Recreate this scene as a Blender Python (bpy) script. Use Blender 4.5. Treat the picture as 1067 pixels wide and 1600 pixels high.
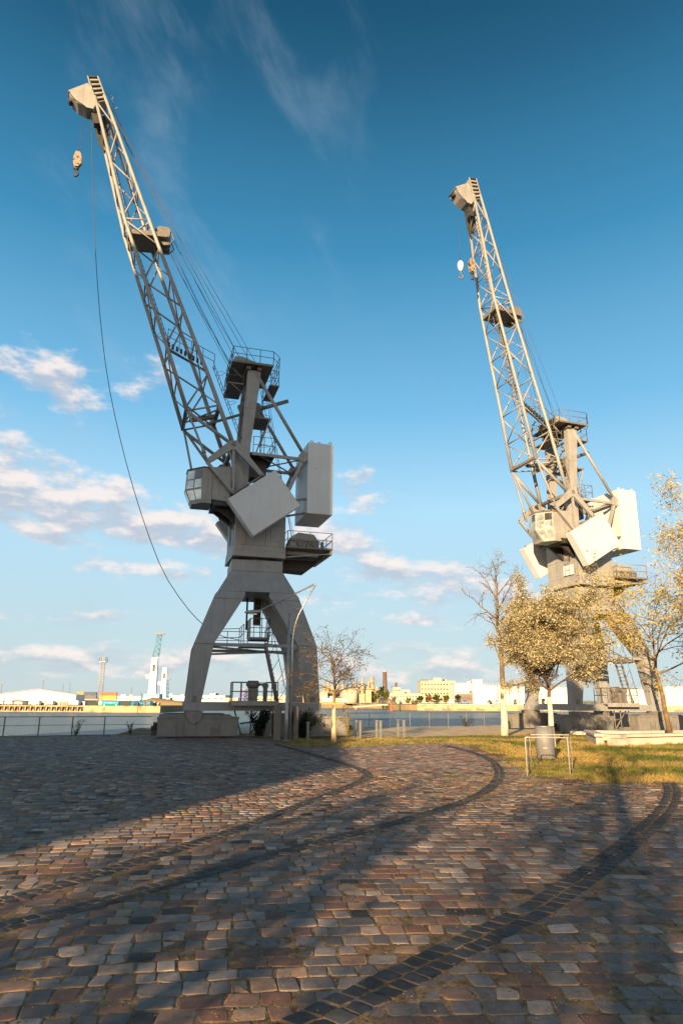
import bpy, math, random
from mathutils import Vector, Matrix, noise
R_ = math.radians
rng = random.Random(7)
for o in list(bpy.data.objects): bpy.data.objects.remove(o)
sc = bpy.context.scene
COL = sc.collection

# ------------------------------------------------------------------ camera
F = 1067.0; TH = math.atan(293/1067.0); EYE = 1.75; ROLL = 0.007
cam_d = bpy.data.cameras.new('camera'); cam = bpy.data.objects.new('camera', cam_d); COL.objects.link(cam)
cam_d.sensor_fit = 'VERTICAL'; cam_d.sensor_height = 36; cam_d.lens = 36*F/1600
cam_d.clip_start = 0.1; cam_d.clip_end = 12000
cam.matrix_world = Matrix.Translation((0, 0, EYE)) @ Matrix.Rotation(R_(90)+TH, 4, 'X') @ Matrix.Rotation(ROLL, 4, 'Z')
sc.camera = cam

def ray(x, y):
    u = x-533.5; v = 800-y
    c, s = math.cos(ROLL), math.sin(ROLL); u, v = u*c-v*s, u*s+v*c
    return (u, F*math.cos(TH)-v*math.sin(TH), F*math.sin(TH)+v*math.cos(TH))
def ground(x, y, z=0.0):
    r = ray(x, y); t = (z-EYE)/r[2]; return (r[0]*t, r[1]*t)
def at(x, y, Y):
    r = ray(x, y); t = Y/r[1]; return Vector((r[0]*t, Y, EYE+r[2]*t))

# ------------------------------------------------------------------ sun, sky, exposure
SUN_AZ = 19.5      # shadows run this many degrees right of straight ahead
SUN_EL = 12.0
sd = bpy.data.lights.new('sun', 'SUN'); sun = bpy.data.objects.new('sun', sd); COL.objects.link(sun)
sd.energy = 5.0; sd.angle = R_(0.45); sd.color = (1.0, 0.70, 0.38)
d = Vector((math.sin(R_(SUN_AZ))*math.cos(R_(SUN_EL)), math.cos(R_(SUN_AZ))*math.cos(R_(SUN_EL)), -math.sin(R_(SUN_EL))))
sun.rotation_euler = d.to_track_quat('-Z', 'Y').to_euler()
sc.view_settings.view_transform = 'Standard'; sc.view_settings.look = 'None'; sc.view_settings.gamma = 1
sc.view_settings.exposure = 1.25
sc.view_settings.use_curve_mapping = False
sc.render.engine = 'CYCLES'

w = bpy.data.worlds.new('World'); sc.world = w; w.use_nodes = True
nt = w.node_tree; N = nt.nodes; Lk = nt.links
for n in list(N): N.remove(n)
def nd(t, **k):
    n = N.new(t)
    for a, b in k.items(): setattr(n, a, b)
    return n
def mth(op, a, b=None, c=None, clamp=False):
    n = N.new('ShaderNodeMath'); n.operation = op; n.use_clamp = clamp
    for i, v in enumerate((a, b, c)):
        if v is None: continue
        if isinstance(v, (int, float)): n.inputs[i].default_value = v
        else: Lk.new(v, n.inputs[i])
    return n.outputs[0]
def mixc(f, a, b, bt='MIX'):
    n = N.new('ShaderNodeMix'); n.data_type = 'RGBA'; n.blend_type = bt; n.clamp_factor = True
    for s, v in ((0, f), (6, a), (7, b)):
        if isinstance(v, (int, float)): n.inputs[s].default_value = v
        elif isinstance(v, tuple): n.inputs[s].default_value = (*v, 1)
        else: Lk.new(v, n.inputs[s])
    return n.outputs[2]
sky = nd('ShaderNodeTexSky', sky_type='NISHITA'); sky.sun_disc = False
sky.sun_elevation = R_(SUN_EL); sky.sun_rotation = R_(180+SUN_AZ)
sky.altitude = 0; sky.air_density = 1.0; sky.dust_density = 0.6; sky.ozone_density = 2.2
tc = nd('ShaderNodeTexCoord'); sp = nd('ShaderNodeSeparateXYZ'); Lk.new(tc.outputs['Generated'], sp.inputs[0])
X, Y, Z = sp.outputs
az = mth('MULTIPLY', mth('ARCTAN2', X, Y), 180/math.pi)
el = mth('MULTIPLY', mth('ARCSINE', Z), 180/math.pi)
def vec(x, y, z):
    n = N.new('ShaderNodeCombineXYZ')
    for i, v in enumerate((x, y, z)):
        if isinstance(v, (int, float)): n.inputs[i].default_value = v
        else: Lk.new(v, n.inputs[i])
    return n.outputs[0]
def noi(v, scale, detail=6, rough=0.55, dist=0.0):
    n = N.new('ShaderNodeTexNoise'); n.inputs['Scale'].default_value = scale; n.inputs['Detail'].default_value = detail
    n.inputs['Roughness'].default_value = rough; n.inputs['Distortion'].default_value = dist
    Lk.new(v, n.inputs['Vector']); return n.outputs['Fac']
# colour grade of the clear sky: deep blue overhead, pale near the horizon
t_el = mth('DIVIDE', el, 52.0, clamp=True)
rmp = nd('ShaderNodeValToRGB'); Lk.new(t_el, rmp.inputs[0])
cr = rmp.color_ramp
SKYC = [(0.0, (0.5857, 0.6901, 0.7247)), (0.045, (0.5751, 0.7114, 0.7566)), (0.12, (0.5432, 0.7327, 0.8204)), (0.295, (0.4517, 0.7646, 0.9694)), (0.45, (0.1974, 0.5359, 0.8385)), (0.69, (0.0515, 0.2848, 0.5151)), (0.92, (0.0155, 0.1178, 0.23)), (1.0, (0.007, 0.0859, 0.1715))]
cr.elements[0].position = 0; cr.elements[0].color = (*SKYC[0][1], 1); cr.elements[1].position = 1; cr.elements[1].color = (*SKYC[-1][1], 1)
for p, c in SKYC[1:-1]:
    e = cr.elements.new(p); e.color = (*c, 1)
# clouds: banks set by azimuth and elevation, broken up with noise
dwx = mth('MULTIPLY', mth('SUBTRACT', noi(vec(mth('MULTIPLY', az, 0.05), mth('MULTIPLY', el, 0.11), 3.1), 1.6, 4), 0.5), 5.0)
dwy = mth('MULTIPLY', mth('SUBTRACT', noi(vec(mth('MULTIPLY', az, 0.06), mth('MULTIPLY', el, 0.13), 9.7), 2.0, 4), 0.5), 2.2)
azw = mth('ADD', az, dwx); elw = mth('ADD', el, dwy)
cn = noi(vec(mth('MULTIPLY', az, 0.10), mth('MULTIPLY', el, 0.22), 0.0), 2.3, 9, 0.62)
cn_up = noi(vec(mth('MULTIPLY', az, 0.10), mth('MULTIPLY', mth('ADD', el, 0.9), 0.22), 0.0), 2.3, 5, 0.55)
# (az, el, half width, half height, strength, tilt)
CL = [(-24.6, 24.2, 4.6, 2.2, 1.0, -0.22), (-18.3, 25.3, 2.0, 1.6, 0.25, 0.0), (-29.5, 19.3, 3.4, 1.9, 0.7, 0),
      (-25.0, 15.4, 10, 2.9, 1.45, -0.10), (-16.5, 13.9, 7.5, 2.3, 1.35, -0.12), (-9.5, 12.9, 6.5, 2.0, 1.1, -0.1), (-25, 12.6, 6, 0.9, 0.8, -0.15),
      (-15.5, 10.0, 6.0, 0.8, 0.75, -0.06), (-1, 13.2, 4.8, 2.0, 1.0, -0.3), (5.5, 10.4, 8.0, 1.6, 1.0, -0.12), (12, 8.2, 9.0, 1.5, 0.7, -0.12), (26, 8.0, 8, 1.4, 0.35, 0),
      (1.9, 18.1, 1.5, 0.75, 0.6, 0), (1.0, 16.8, 3.0, 1.1, 0.5, -0.1), (0.4, 8.0, 5, 0.55, 0.5, 0), (9, 6.3, 9, 0.7, 0.5, -0.05),
      (-20, 3.0, 15, 1.2, 0.85, 0), (4, 2.5, 16, 1.3, 0.75, 0), (-26, 6.0, 8, .5, 0.5, 0), (-45, 14, 14, 3, 1.1, 0), (48, 12, 14, 2.6, 1.0, 0), (10, 3.9, 14, 0.6, 0.4, 0)]
dens = None; bot = None
for a0, e0, sa, se, st, tl in CL:
    da = mth('SUBTRACT', azw, a0); de = mth('SUBTRACT', mth('SUBTRACT', elw, e0), mth('MULTIPLY', da, tl))
    q = mth('ADD', mth('POWER', mth('DIVIDE', da, sa), 2.0), mth('POWER', mth('DIVIDE', de, se), 2.0))
    m = mth('MULTIPLY', mth('SUBTRACT', 1.15, q, clamp=False), st)
    m = mth('MAXIMUM', m, -1.2)
    b = mth('MULTIPLY', mth('MAXIMUM', m, 0.0), mth('DIVIDE', de, se))
    dens = m if dens is None else mth('MAXIMUM', dens, m)
    bot = b if bot is None else mth('ADD', bot, b)
dd = mth('ADD', mth('MULTIPLY', dens, 0.42), mth('MULTIPLY', mth('SUBTRACT', cn, 0.53), 2.4))
mr = nd('ShaderNodeMapRange', interpolation_type='SMOOTHSTEP'); Lk.new(dd, mr.inputs[0]); mr.inputs[1].default_value = -0.12; mr.inputs[2].default_value = 0.55
cloud_a = mr.outputs[0]
lit = mth('ADD', mth('ADD', mth('MULTIPLY', bot, 0.55), 0.42), mth('MULTIPLY', mth('SUBTRACT', cn, cn_up), 3.5))
mr2 = nd('ShaderNodeMapRange', interpolation_type='SMOOTHSTEP'); Lk.new(lit, mr2.inputs[0]); mr2.inputs[1].default_value = 0.0; mr2.inputs[2].default_value = 1.0
ccol = mixc(mr2.outputs[0], (0.54, 0.60, 0.70), (1.02, 0.92, 0.87))
base = mixc(0.008, rmp.outputs[0], sky.outputs[0])
# cirrus wisps
cir = noi(vec(mth('MULTIPLY', mth('ADD', az, mth('MULTIPLY', el, 0.75)), 0.055), mth('MULTIPLY', el, 0.045), 5.0), 2.0, 7, 0.6, 0.25)
mr3 = nd('ShaderNodeMapRange', interpolation_type='SMOOTHSTEP'); Lk.new(cir, mr3.inputs[0]); mr3.inputs[1].default_value = 0.48; mr3.inputs[2].default_value = 0.85; mr3.inputs[4].default_value = 0.33
wl = mth('MULTIPLY', mr3.outputs[0], mth('DIVIDE', mth('SUBTRACT', 12.0, az), 20.0, clamp=True))
base = mixc(wl, base, (0.46, 0.58, 0.70))
skyc = mixc(mth('MULTIPLY', cloud_a, 0.93), base, ccol)
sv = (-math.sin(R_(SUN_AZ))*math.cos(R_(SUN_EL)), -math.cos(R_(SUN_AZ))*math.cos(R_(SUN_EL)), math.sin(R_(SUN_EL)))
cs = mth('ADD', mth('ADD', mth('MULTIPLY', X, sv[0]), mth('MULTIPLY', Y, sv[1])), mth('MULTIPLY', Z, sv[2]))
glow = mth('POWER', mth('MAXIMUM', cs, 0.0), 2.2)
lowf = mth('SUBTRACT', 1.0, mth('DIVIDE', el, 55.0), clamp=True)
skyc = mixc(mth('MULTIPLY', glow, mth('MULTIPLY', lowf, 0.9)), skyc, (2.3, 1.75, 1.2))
# below the horizon a dull ground tone
skyc = mixc(mth('MULTIPLY', mth('LESS_THAN', el, -0.3), 1.0), skyc, (0.12, 0.12, 0.11))
bg1 = nd('ShaderNodeBackground'); Lk.new(sky.outputs[0], bg1.inputs[0]); bg1.inputs[1].default_value = 0.05
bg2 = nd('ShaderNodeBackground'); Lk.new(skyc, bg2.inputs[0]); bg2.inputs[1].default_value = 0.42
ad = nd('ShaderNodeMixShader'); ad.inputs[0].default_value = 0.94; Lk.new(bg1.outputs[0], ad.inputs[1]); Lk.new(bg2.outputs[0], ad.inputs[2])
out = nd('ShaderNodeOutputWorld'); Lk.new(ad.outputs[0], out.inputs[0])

# ------------------------------------------------------------------ helpers
class G:
    def __init__(s): s.v = []; s.f = []; s.sm = []
    def add(s, vs, fs, smooth=False):
        o = len(s.v); s.v += [tuple(v) for v in vs]; s.f += [tuple(i+o for i in f) for f in fs]
        s.sm += [smooth]*len(fs) if isinstance(smooth, bool) else list(smooth); return s
    def box(s, a, b):
        x0, y0, z0 = (min(p, q) for p, q in zip(a, b)); x1, y1, z1 = (max(p, q) for p, q in zip(a, b))
        return s.add([(x0,y0,z0),(x1,y0,z0),(x1,y1,z0),(x0,y1,z0),(x0,y0,z1),(x1,y0,z1),(x1,y1,z1),(x0,y1,z1)],
                     [(0,3,2,1),(4,5,6,7),(0,1,5,4),(1,2,6,5),(2,3,7,6),(3,0,4,7)])
    def loft(s, loops):
        n = len(loops[0]); vs = [p for l in loops for p in l]; fs = [tuple(range(n))[::-1], tuple(range((len(loops)-1)*n, len(loops)*n))]
        for k in range(len(loops)-1):
            for i in range(n):
                j = (i+1) % n; fs.append((k*n+i, k*n+j, (k+1)*n+j, (k+1)*n+i))
        return s.add(vs, fs)
    def prism(s, poly, lo, hi, axis=1):
        def P(p, t): return (p[0], t, p[1]) if axis == 1 else ((p[0], p[1], t) if axis == 2 else (t, p[0], p[1]))
        return s.loft([[P(p, lo) for p in poly], [P(p, hi) for p in poly]])
    def tube(s, p0, p1, r0, r1=None, n=8):
        r1 = r0 if r1 is None else r1
        return s.path([p0, p1], [r0, r1], n)
    def path(s, pts, rad, n=6):
        pts = [Vector(p) for p in pts]
        if not isinstance(rad, (list, tuple)): rad = [rad]*len(pts)
        o = len(s.v); up = None
        for i, p in enumerate(pts):
            t = (pts[min(i+1, len(pts)-1)]-pts[max(i-1, 0)]).normalized()
            if up is None: up = Vector((0,0,1)) if abs(t.z) < .95 else Vector((1,0,0))
            a = t.cross(up); 
            if a.length < 1e-5: a = t.orthogonal()
            a.normalize(); b = a.cross(t).normalized(); up = b
            for k in range(n):
                q = p+(a*math.cos(2*math.pi*k/n)+b*math.sin(2*math.pi*k/n))*rad[i]; s.v.append((q.x, q.y, q.z))
        for i in range(len(pts)-1):
            for k in range(n):
                j = (k+1) % n; s.f.append((o+i*n+k, o+i*n+j, o+(i+1)*n+j, o+(i+1)*n+k)); s.sm.append(True)
        e = o+(len(pts)-1)*n
        s.f.append(tuple(o+k for k in range(n))[::-1]); s.sm.append(False); s.f.append(tuple(e+k for k in range(n))); s.sm.append(False)
        return s
    def beam(s, p0, p1, w_, h_, up=(0,1,0)):
        p0 = Vector(p0); p1 = Vector(p1); t = (p1-p0).normalized(); u = Vector(up); a = t.cross(u).normalized(); b = a.cross(t).normalized()
        l = lambda p: [p+a*w_/2*i+b*h_/2*j for i, j in ((-1,-1),(1,-1),(1,1),(-1,1))]
        return s.loft([l(p0), l(p1)])
def obj(name, g, mat, parent=None, bevel=0.0, **props):
    me = bpy.data.meshes.new(name); me.from_pydata(g.v, [], g.f)
    me.polygons.foreach_set('use_smooth', g.sm); me.materials.append(mat)
    import bmesh
    if len(g.f) < 60000:
        bm = bmesh.new(); bm.from_mesh(me); bmesh.ops.recalc_face_normals(bm, faces=bm.faces); bm.to_mesh(me); bm.free()
    o = bpy.data.objects.new(name, me); COL.objects.link(o)
    if parent: o.parent = parent
    if bevel:
        m = o.modifiers.new('bevel', 'BEVEL'); m.width = bevel; m.segments = 2; m.limit_method = 'ANGLE'; m.angle_limit = R_(40)
    for k, v in props.items(): o[k] = v
    return o
def empty(name, loc, rz=0, **props):
    o = bpy.data.objects.new(name, None); COL.objects.link(o); o.location = loc; o.rotation_euler = (0, 0, rz); o.empty_display_size = .3
    for k, v in props.items(): o[k] = v
    return o

def mat(name, col, rough=0.6, metal=0.0, var=0.12, scale=3.0, bump=0.0, bscale=30.0, streak=0.0, col2=None, c2lo=0.5, c2hi=0.7, c2scale=1.0, spec=0.4, trans=0.0, attr=None):
    m = bpy.data.materials.new(name); m.use_nodes = True; t = m.node_tree; n = t.nodes; l = t.links
    p = n['Principled BSDF']; p.inputs['Roughness'].default_value = rough; p.inputs['Metallic'].default_value = metal
    p.inputs['Specular IOR Level'].default_value = spec
    tc_ = n.new('ShaderNodeTexCoord'); co = tc_.outputs['Object']
    def noise_(sc_, det=5, vecin=None, ro=0.6):
        a = n.new('ShaderNodeTexNoise'); a.inputs['Scale'].default_value = sc_; a.inputs['Detail'].default_value = det; a.inputs['Roughness'].default_value = ro
        l.new(vecin or co, a.inputs['Vector']); return a.outputs['Fac']
    def mx(f, a, b, bt='MIX'):
        q = n.new('ShaderNodeMix'); q.data_type = 'RGBA'; q.blend_type = bt
        for s_, v in ((0, f), (6, a), (7, b)):
            if isinstance(v, (int, float)): q.inputs[s_].default_value = v
            elif isinstance(v, tuple): q.inputs[s_].default_value = (*v[:3], 1)
            else: l.new(v, q.inputs[s_])
        return q.outputs[2]
    def rng_(f, a, b, c=0.0, d_=1.0):
        q = n.new('ShaderNodeMapRange'); l.new(f, q.inputs[0]); q.inputs[1].default_value = a; q.inputs[2].default_value = b; q.inputs[3].default_value = c; q.inputs[4].default_value = d_; return q.outputs[0]
    base_ = tuple(col)
    cur = mx(rng_(noise_(scale), 0.3, 0.7), tuple(c*(1-var) for c in base_), tuple(min(1, c*(1+var)) for c in base_))
    if col2 is not None: cur = mx(rng_(noise_(c2scale, 8), c2lo, c2hi), cur, tuple(col2))
    if streak:
        mp = n.new('ShaderNodeMapping'); l.new(co, mp.inputs[0]); mp.inputs['Scale'].default_value = (6, 6, 0.35)
        f = rng_(noise_(1.3, 6, mp.outputs[0]), 0.52, 0.75, 0, streak); cur = mx(f, cur, tuple(c*0.55*k for c, k in zip(base_, (1.1, .95, .8))))
    if attr:
        at_ = n.new('ShaderNodeAttribute'); at_.attribute_name = attr; cur = mx(1.0, cur, at_.outputs['Color'], 'MULTIPLY')
    l.new(cur, p.inputs['Base Color'])
    l.new(rng_(noise_(scale*2.3), 0.3, 0.7, max(0, rough-0.1), min(1, rough+0.1)), p.inputs['Roughness'])
    if bump:
        b_ = n.new('ShaderNodeBump'); b_.inputs['Strength'].default_value = 1; b_.inputs['Distance'].default_value = bump; l.new(noise_(bscale, 6), b_.inputs['Height']); l.new(b_.outputs[0], p.inputs['Normal'])
    if trans:
        tr = n.new('ShaderNodeBsdfTranslucent'); l.new(cur, tr.inputs[0]); ms = n.new('ShaderNodeMixShader'); ms.inputs[0].default_value = trans
        l.new(p.outputs[0], ms.inputs[1]); l.new(tr.outputs[0], ms.inputs[2]); l.new(ms.outputs[0], n['Material Output'].inputs[0])
    return m
M = {}
M['crane'] = mat('crane_grey_paint', (0.287, 0.281, 0.268), 0.5, 0, 0.13, 1.6, streak=0.6, col2=(0.185, 0.13, 0.095), c2lo=0.67, c2hi=0.78, c2scale=3.0)
M['portal'] = mat('portal_blue_grey_paint', (0.27, 0.272, 0.275), 0.5, 0, 0.12, 1.2, streak=0.5, col2=(0.17, 0.16, 0.15), c2lo=0.66, c2hi=0.80, c2scale=2.6)
M['weight'] = mat('counterweight_pale_paint', (0.58, 0.60, 0.61), 0.42, 0, 0.05, 0.8, streak=0.22, col2=(0.46, 0.46, 0.44), c2lo=0.58, c2hi=0.8, c2scale=0.9)
M['bogie'] = mat('bogie_grey_paint', (0.20, 0.192, 0.18), 0.6, 0, 0.15, 1.5, streak=0.6, col2=(0.13, 0.10, 0.075), c2lo=0.6, c2hi=0.75, c2scale=2.0)
M['dark'] = mat('dark_greasy_steel', (0.05, 0.047, 0.043), 0.6, 0.2, 0.3, 6)
M['mid'] = mat('worn_grey_steel', (0.17, 0.155, 0.14), 0.55, 0.1, 0.2, 6, col2=(0.16, 0.09, 0.05), c2lo=0.6, c2hi=0.75, c2scale=4)
M['rope'] = mat('steel_rope', (0.075, 0.07, 0.065), 0.6, 0.2)
M['glass'] = mat('cab_glass', (0.42, 0.47, 0.47), 0.12, 0.55, 0.45, 1.6, spec=1.0)
M['glass_dark'] = mat('window_glass_dark', (0.045, 0.05, 0.055), 0.1, 0, 0.3, 1, spec=0.9)
M['concrete'] = mat('concrete', (0.42, 0.40, 0.36), 0.85, 0, 0.15, 2.5, bump=0.004, bscale=25, col2=(0.28, 0.26, 0.22), c2lo=0.55, c2hi=0.75)
M['white'] = mat('white_paint', (0.80, 0.79, 0.76), 0.5, 0, 0.05, 1.0)
M['galv'] = mat('galvanised_steel', (0.36, 0.37, 0.37), 0.42, 0.55, 0.15, 5)
M['galv_pale'] = mat('pale_weathered_steel', (0.42, 0.40, 0.37), 0.5, 0.2, 0.15, 8)

# ------------------------------------------------------------------ ground, water, far banks
def flat(name, polys, m, z=0.0, thick=None, kind='structure'):
    g = G()
    for poly in polys:
        if thick: g.prism(poly, z-thick, z, 2)
        else: g.add([(x, y, z) for x, y in poly], [tuple(range(len(poly)))])
    return obj(name, g, m, kind=kind)
QUAY = [(-90, -70), (-90, -6.0), (-16.2, 33.3), (-11.2, 36.0), (-12.2, 43.6), (0.2, 46.6), (11.8, 53.0), (30, 59.5), (90, 84), (90, -70)]
def ground_mat():
    m = bpy.data.materials.new('sandy_ground'); m.use_nodes = True; t = m.node_tree; n = t.nodes; l = t.links; p = n['Principled BSDF']; p.inputs['Roughness'].default_value = .95
    p.inputs['Specular IOR Level'].default_value = .1
    tc_ = n.new('ShaderNodeTexCoord')
    def nz(s, d_=6, r=.6):
        a = n.new('ShaderNodeTexNoise'); a.inputs['Scale'].default_value = s; a.inputs['Detail'].default_value = d_; a.inputs['Roughness'].default_value = r; l.new(tc_.outputs['Object'], a.inputs['Vector']); return a.outputs['Fac']
    r1 = n.new('ShaderNodeValToRGB'); l.new(nz(9, 8, .7), r1.inputs[0]); e = r1.color_ramp.elements
    e[0].position = .35; e[0].color = (.09, .065, .042, 1); e[1].position = .66; e[1].color = (.36, .25, .15, 1)
    r2 = n.new('ShaderNodeValToRGB'); l.new(nz(.6, 5), r2.inputs[0]); e = r2.color_ramp.elements
    e[0].position = .4; e[0].color = (.7, .7, .68, 1); e[1].position = .65; e[1].color = (1.2, 1.15, 1.1, 1)
    q = n.new('ShaderNodeMix'); q.data_type = 'RGBA'; q.blend_type = 'MULTIPLY'; q.inputs[0].default_value = 1; l.new(r1.outputs[0], q.inputs[6]); l.new(r2.outputs[0], q.inputs[7]); l.new(q.outputs[2], p.inputs['Base Color'])
    b = n.new('ShaderNodeBump'); b.inputs['Distance'].default_value = .012; b.inputs['Strength'].default_value = 1; l.new(nz(60, 4), b.inputs['Height']); l.new(b.outputs[0], p.inputs['Normal'])
    return m
M['ground'] = ground_mat()
flat('ground', [QUAY], M['ground'], -0.0042, 5.0)
def water_mat():
    m = bpy.data.materials.new('harbour_water'); m.use_nodes = True; t = m.node_tree; n = t.nodes; l = t.links; p = n['Principled BSDF']
    p.inputs['Base Color'].default_value = (.07, .10, .12, 1); p.inputs['Roughness'].default_value = .22; p.inputs['IOR'].default_value = 1.33
    tc_ = n.new('ShaderNodeTexCoord'); mp = n.new('ShaderNodeMapping'); l.new(tc_.outputs['Object'], mp.inputs[0]); mp.inputs['Scale'].default_value = (.55, 1.0, 1)
    dfs = n.new('ShaderNodeBsdfDiffuse'); dfs.inputs[0].default_value = (.22, .31, .38, 1); mxs = n.new('ShaderNodeMixShader'); mxs.inputs[0].default_value = .45
    l.new(p.outputs[0], mxs.inputs[1]); l.new(dfs.outputs[0], mxs.inputs[2]); l.new(mxs.outputs[0], n['Material Output'].inputs[0])
    a = n.new('ShaderNodeTexNoise'); a.inputs['Scale'].default_value = 1.1; a.inputs['Detail'].default_value = 7; a.inputs['Roughness'].default_value = .6; l.new(mp.outputs[0], a.inputs['Vector'])
    a2 = n.new('ShaderNodeTexNoise'); a2.inputs['Scale'].default_value = .12; a2.inputs['Detail'].default_value = 3; l.new(mp.outputs[0], a2.inputs['Vector'])
    s = n.new('ShaderNodeMath'); s.operation = 'MULTIPLY_ADD'; l.new(a2.outputs['Fac'], s.inputs[0]); s.inputs[1].default_value = 1.5; l.new(a.outputs['Fac'], s.inputs[2])
    b = n.new('ShaderNodeBump'); b.inputs['Distance'].default_value = 1.3; b.inputs['Strength'].default_value = 1; l.new(s.outputs[0], b.inputs['Height']); l.new(b.outputs[0], p.inputs['Normal']); l.new(b.outputs[0], dfs.inputs['Normal'])
    return m
M['water'] = water_mat()
g = G(); g.add([(-4000, -200, -2.2), (4000, -200, -2.2), (4000, 6000, -2.2), (-4000, 6000, -2.2)], [(0, 1, 2, 3)])
obj('water', g, M['water'], kind='structure')
GZ = -0.47
M['bank'] = mat('bank_earth', (0.22, 0.16, 0.09), 0.9, 0, 0.3, 0.15, col2=(0.13, 0.14, 0.06), c2scale=0.08)
flat('far_bank', [[(-60.1, 331), (20, 331), (20, 1200), (-60.1, 1200)],
                  [(20.1, 286.8), (900, 286.8), (900, 1200), (20.1, 1200)]], M['bank'], -0.05, 4)
flat('far_bank', [[(-900, 203.5), (-52, 203.5), (-52, 240), (-70, 330), (-61, 1200), (-900, 1200)]], M['bank'], GZ, 4)
M['hill'] = mat('distant_land', (0.10, 0.12, 0.10), 0.9)
g = G(); random.seed(3)
g.prism([(-3000, -3)] + [(x, 3+4*noise.noise(Vector((x*.004, 0, 0)))+2*noise.noise(Vector((x*.03, 1, 0)))) for x in range(-3000, 3001, 40)] + [(3000, -3)], 1700, 1900, 1)
obj('far_land', g, M['hill'], kind='structure')

# far quay walls
M['quay_tan'] = mat('old_quay_wall', (0.50, 0.36, 0.20), 0.85, 0, 0.25, 0.3, col2=(0.27, 0.18, 0.10), c2lo=.5, c2hi=.68, c2scale=0.5)
def X_at(px, Yd, py=1095): return at(px, py, Yd)[0]
Q = empty('quay_wall', (X_at(130, 203), 203, -2.4), label='tan concrete quay wall with a row of dark openings across the water on the left', category='quay wall')
def rel(par, g_):  # world-space geometry into a thing's local frame
    l = par.location; g_.v = [(x-l[0], y-l[1], z-l[2]) for x, y, z in g_.v]; return g_
x0, x1, x2, x3 = X_at(-60, 203), X_at(133, 203), X_at(217, 203), X_at(252, 203)
g = G(); g.box((x0, 202.6, GZ-.28), (x1, 203.48, GZ+.04)); g.box((x0, 202.75, -2.6), (x1, 203.45, -1.95)); obj('wall_cap', rel(Q, g), M['quay_tan'], Q)
g = G(); g.box((x1+.01, 202.6, -2.6), (x2, 203.48, GZ+.06)); g.box((x2+.15, 202.6, -2.6), (x3, 203.48, GZ+.06)); obj('solid_wall', rel(Q, g), M['quay_tan'], Q)
g = G(); g.box((x0, 203.3, -1.94), (x1, 203.44, GZ-.29)); obj('opening_back', rel(Q, g), M['dark'], Q)
px = -56.0
while px < 131:
    xx = X_at(px, 203); g = G(); g.prism([(xx-.1, -1.94), (xx+.12, -1.94), (xx+.24, GZ-.29), (xx-.02, GZ-.29)], 202.65, 203.29); g.prism([(xx+.55, -1.94), (xx+1.15, -1.94), (xx+.9, -1.35)], 202.7, 202.95)
    obj('pier_post', rel(Q, g), M['quay_tan'], Q); px += 8.15
Q = empty('quay_wall', (X_at(720, 286), 286, -2.4), label='long tan quay wall across the water on the right, below the white tanks', category='quay wall')
xa, xb = X_at(651, 286), X_at(1160, 286)
g = G(); g.box((xa, 285.8, -2.6), (xb, 286.7, 0.0)); obj('solid_wall', rel(Q, g), M['quay_tan'], Q)
g = G(); g.box((xa, 285.6, 0.0), (xb, 286.6, 0.3)); obj('coping', rel(Q, g), M['concrete'], Q)
g = G(); k = xa+3
while k < xb-4:
    g.box((k, 285.74, -2.0), (k+3+rng.random()*2, 285.79, -1.5)); k += 6+rng.random()*5
obj('rust_band', rel(Q, g), M['mid'], Q)

# ------------------------------------------------------------------ cobbled square
ARC1 = [(-.55, 3.9), (-0.17, 4.44), (0.29, 4.98), (0.79, 5.55), (1.21, 6.05), (1.66, 6.57), (2.36, 7.54), (3.27, 8.88), (4.38, 10.59), (5.49, 12.4), (6.6, 14.49), (7.44, 16.49)]
ARC2 = [(-3.6, 4.9), (-2.66, 6.05), (-2.14, 6.72), (-1.49, 7.69), (-0.75, 8.75), (0.26, 10.19), (1.31, 11.63), (2.48, 13.56), (3.4, 15.89), (4.14, 18.69), (4.7, 22.7), (4.6, 26.0), (4.2, 28.92)]
ARC3 = [(-3.9, 5.5), (-2.99, 6.74), (-2.61, 7.53), (-2.08, 8.71), (-1.48, 10.13), (-0.84, 12.12), (0.0, 14.63), (0.6, 16.59), (0.72, 18.46), (-0.21, 21.6), (-1.5, 25.74), (-2.6, 29.0)]
def smooth(pl, it=2):
    pl = [Vector(p) for p in pl]
    for _ in range(it):
        q = [pl[0]]
        for a, b in zip(pl, pl[1:]): q += [a*.75+b*.25, a*.25+b*.75]
        q.append(pl[-1]); pl = q
    return pl
ARCS = [(smooth(ARC1), .17, 2), (smooth(ARC2), .135, 2), (smooth(ARC3), .13, 2)]
LAWN = [(-2.9, 32.5), (-2.3, 28.2), (-0.71, 26.6), (1.73, 28.4), (4.0, 30.0), (5.2, 28.6), (5.4, 24), (4.75, 19.9), (4.75, 17.2), (6.04, 16.6), (7.6, 16.3), (9, 16.6), (26, 24), (34, 50), (22, 44.5), (12.5, 40.3), (8.9, 39.2), (3.84, 35.2), (0.28, 34.0)]
def inside(x, y, P):
    c = False; j = len(P)-1
    for i in range(len(P)):
        if (P[i][1] > y) != (P[j][1] > y) and x < (P[j][0]-P[i][0])*(y-P[i][1])/(P[j][1]-P[i][1])+P[i][0]: c = not c
        j = i
    return c
grid = {}
for pl, w_, n_ in ARCS:
    for a, b in zip(pl, pl[1:]):
        k = max(1, int((b-a).length/.04))
        for i in range(k):
            p = a.lerp(b, i/k); grid.setdefault((int(p.x//.3), int(p.y//.3)), []).append((p.x, p.y, w_*n_/2))
def near_arc(x, y, extra=0.02):
    cx, cy = int(x//.3), int(y//.3)
    for i in (-1, 0, 1):
        for j in (-1, 0, 1):
            for px_, py_, r in grid.get((cx+i, cy+j), ()):
                if (px_-x)**2+(py_-y)**2 < (r+extra)**2: return True
    return False
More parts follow.
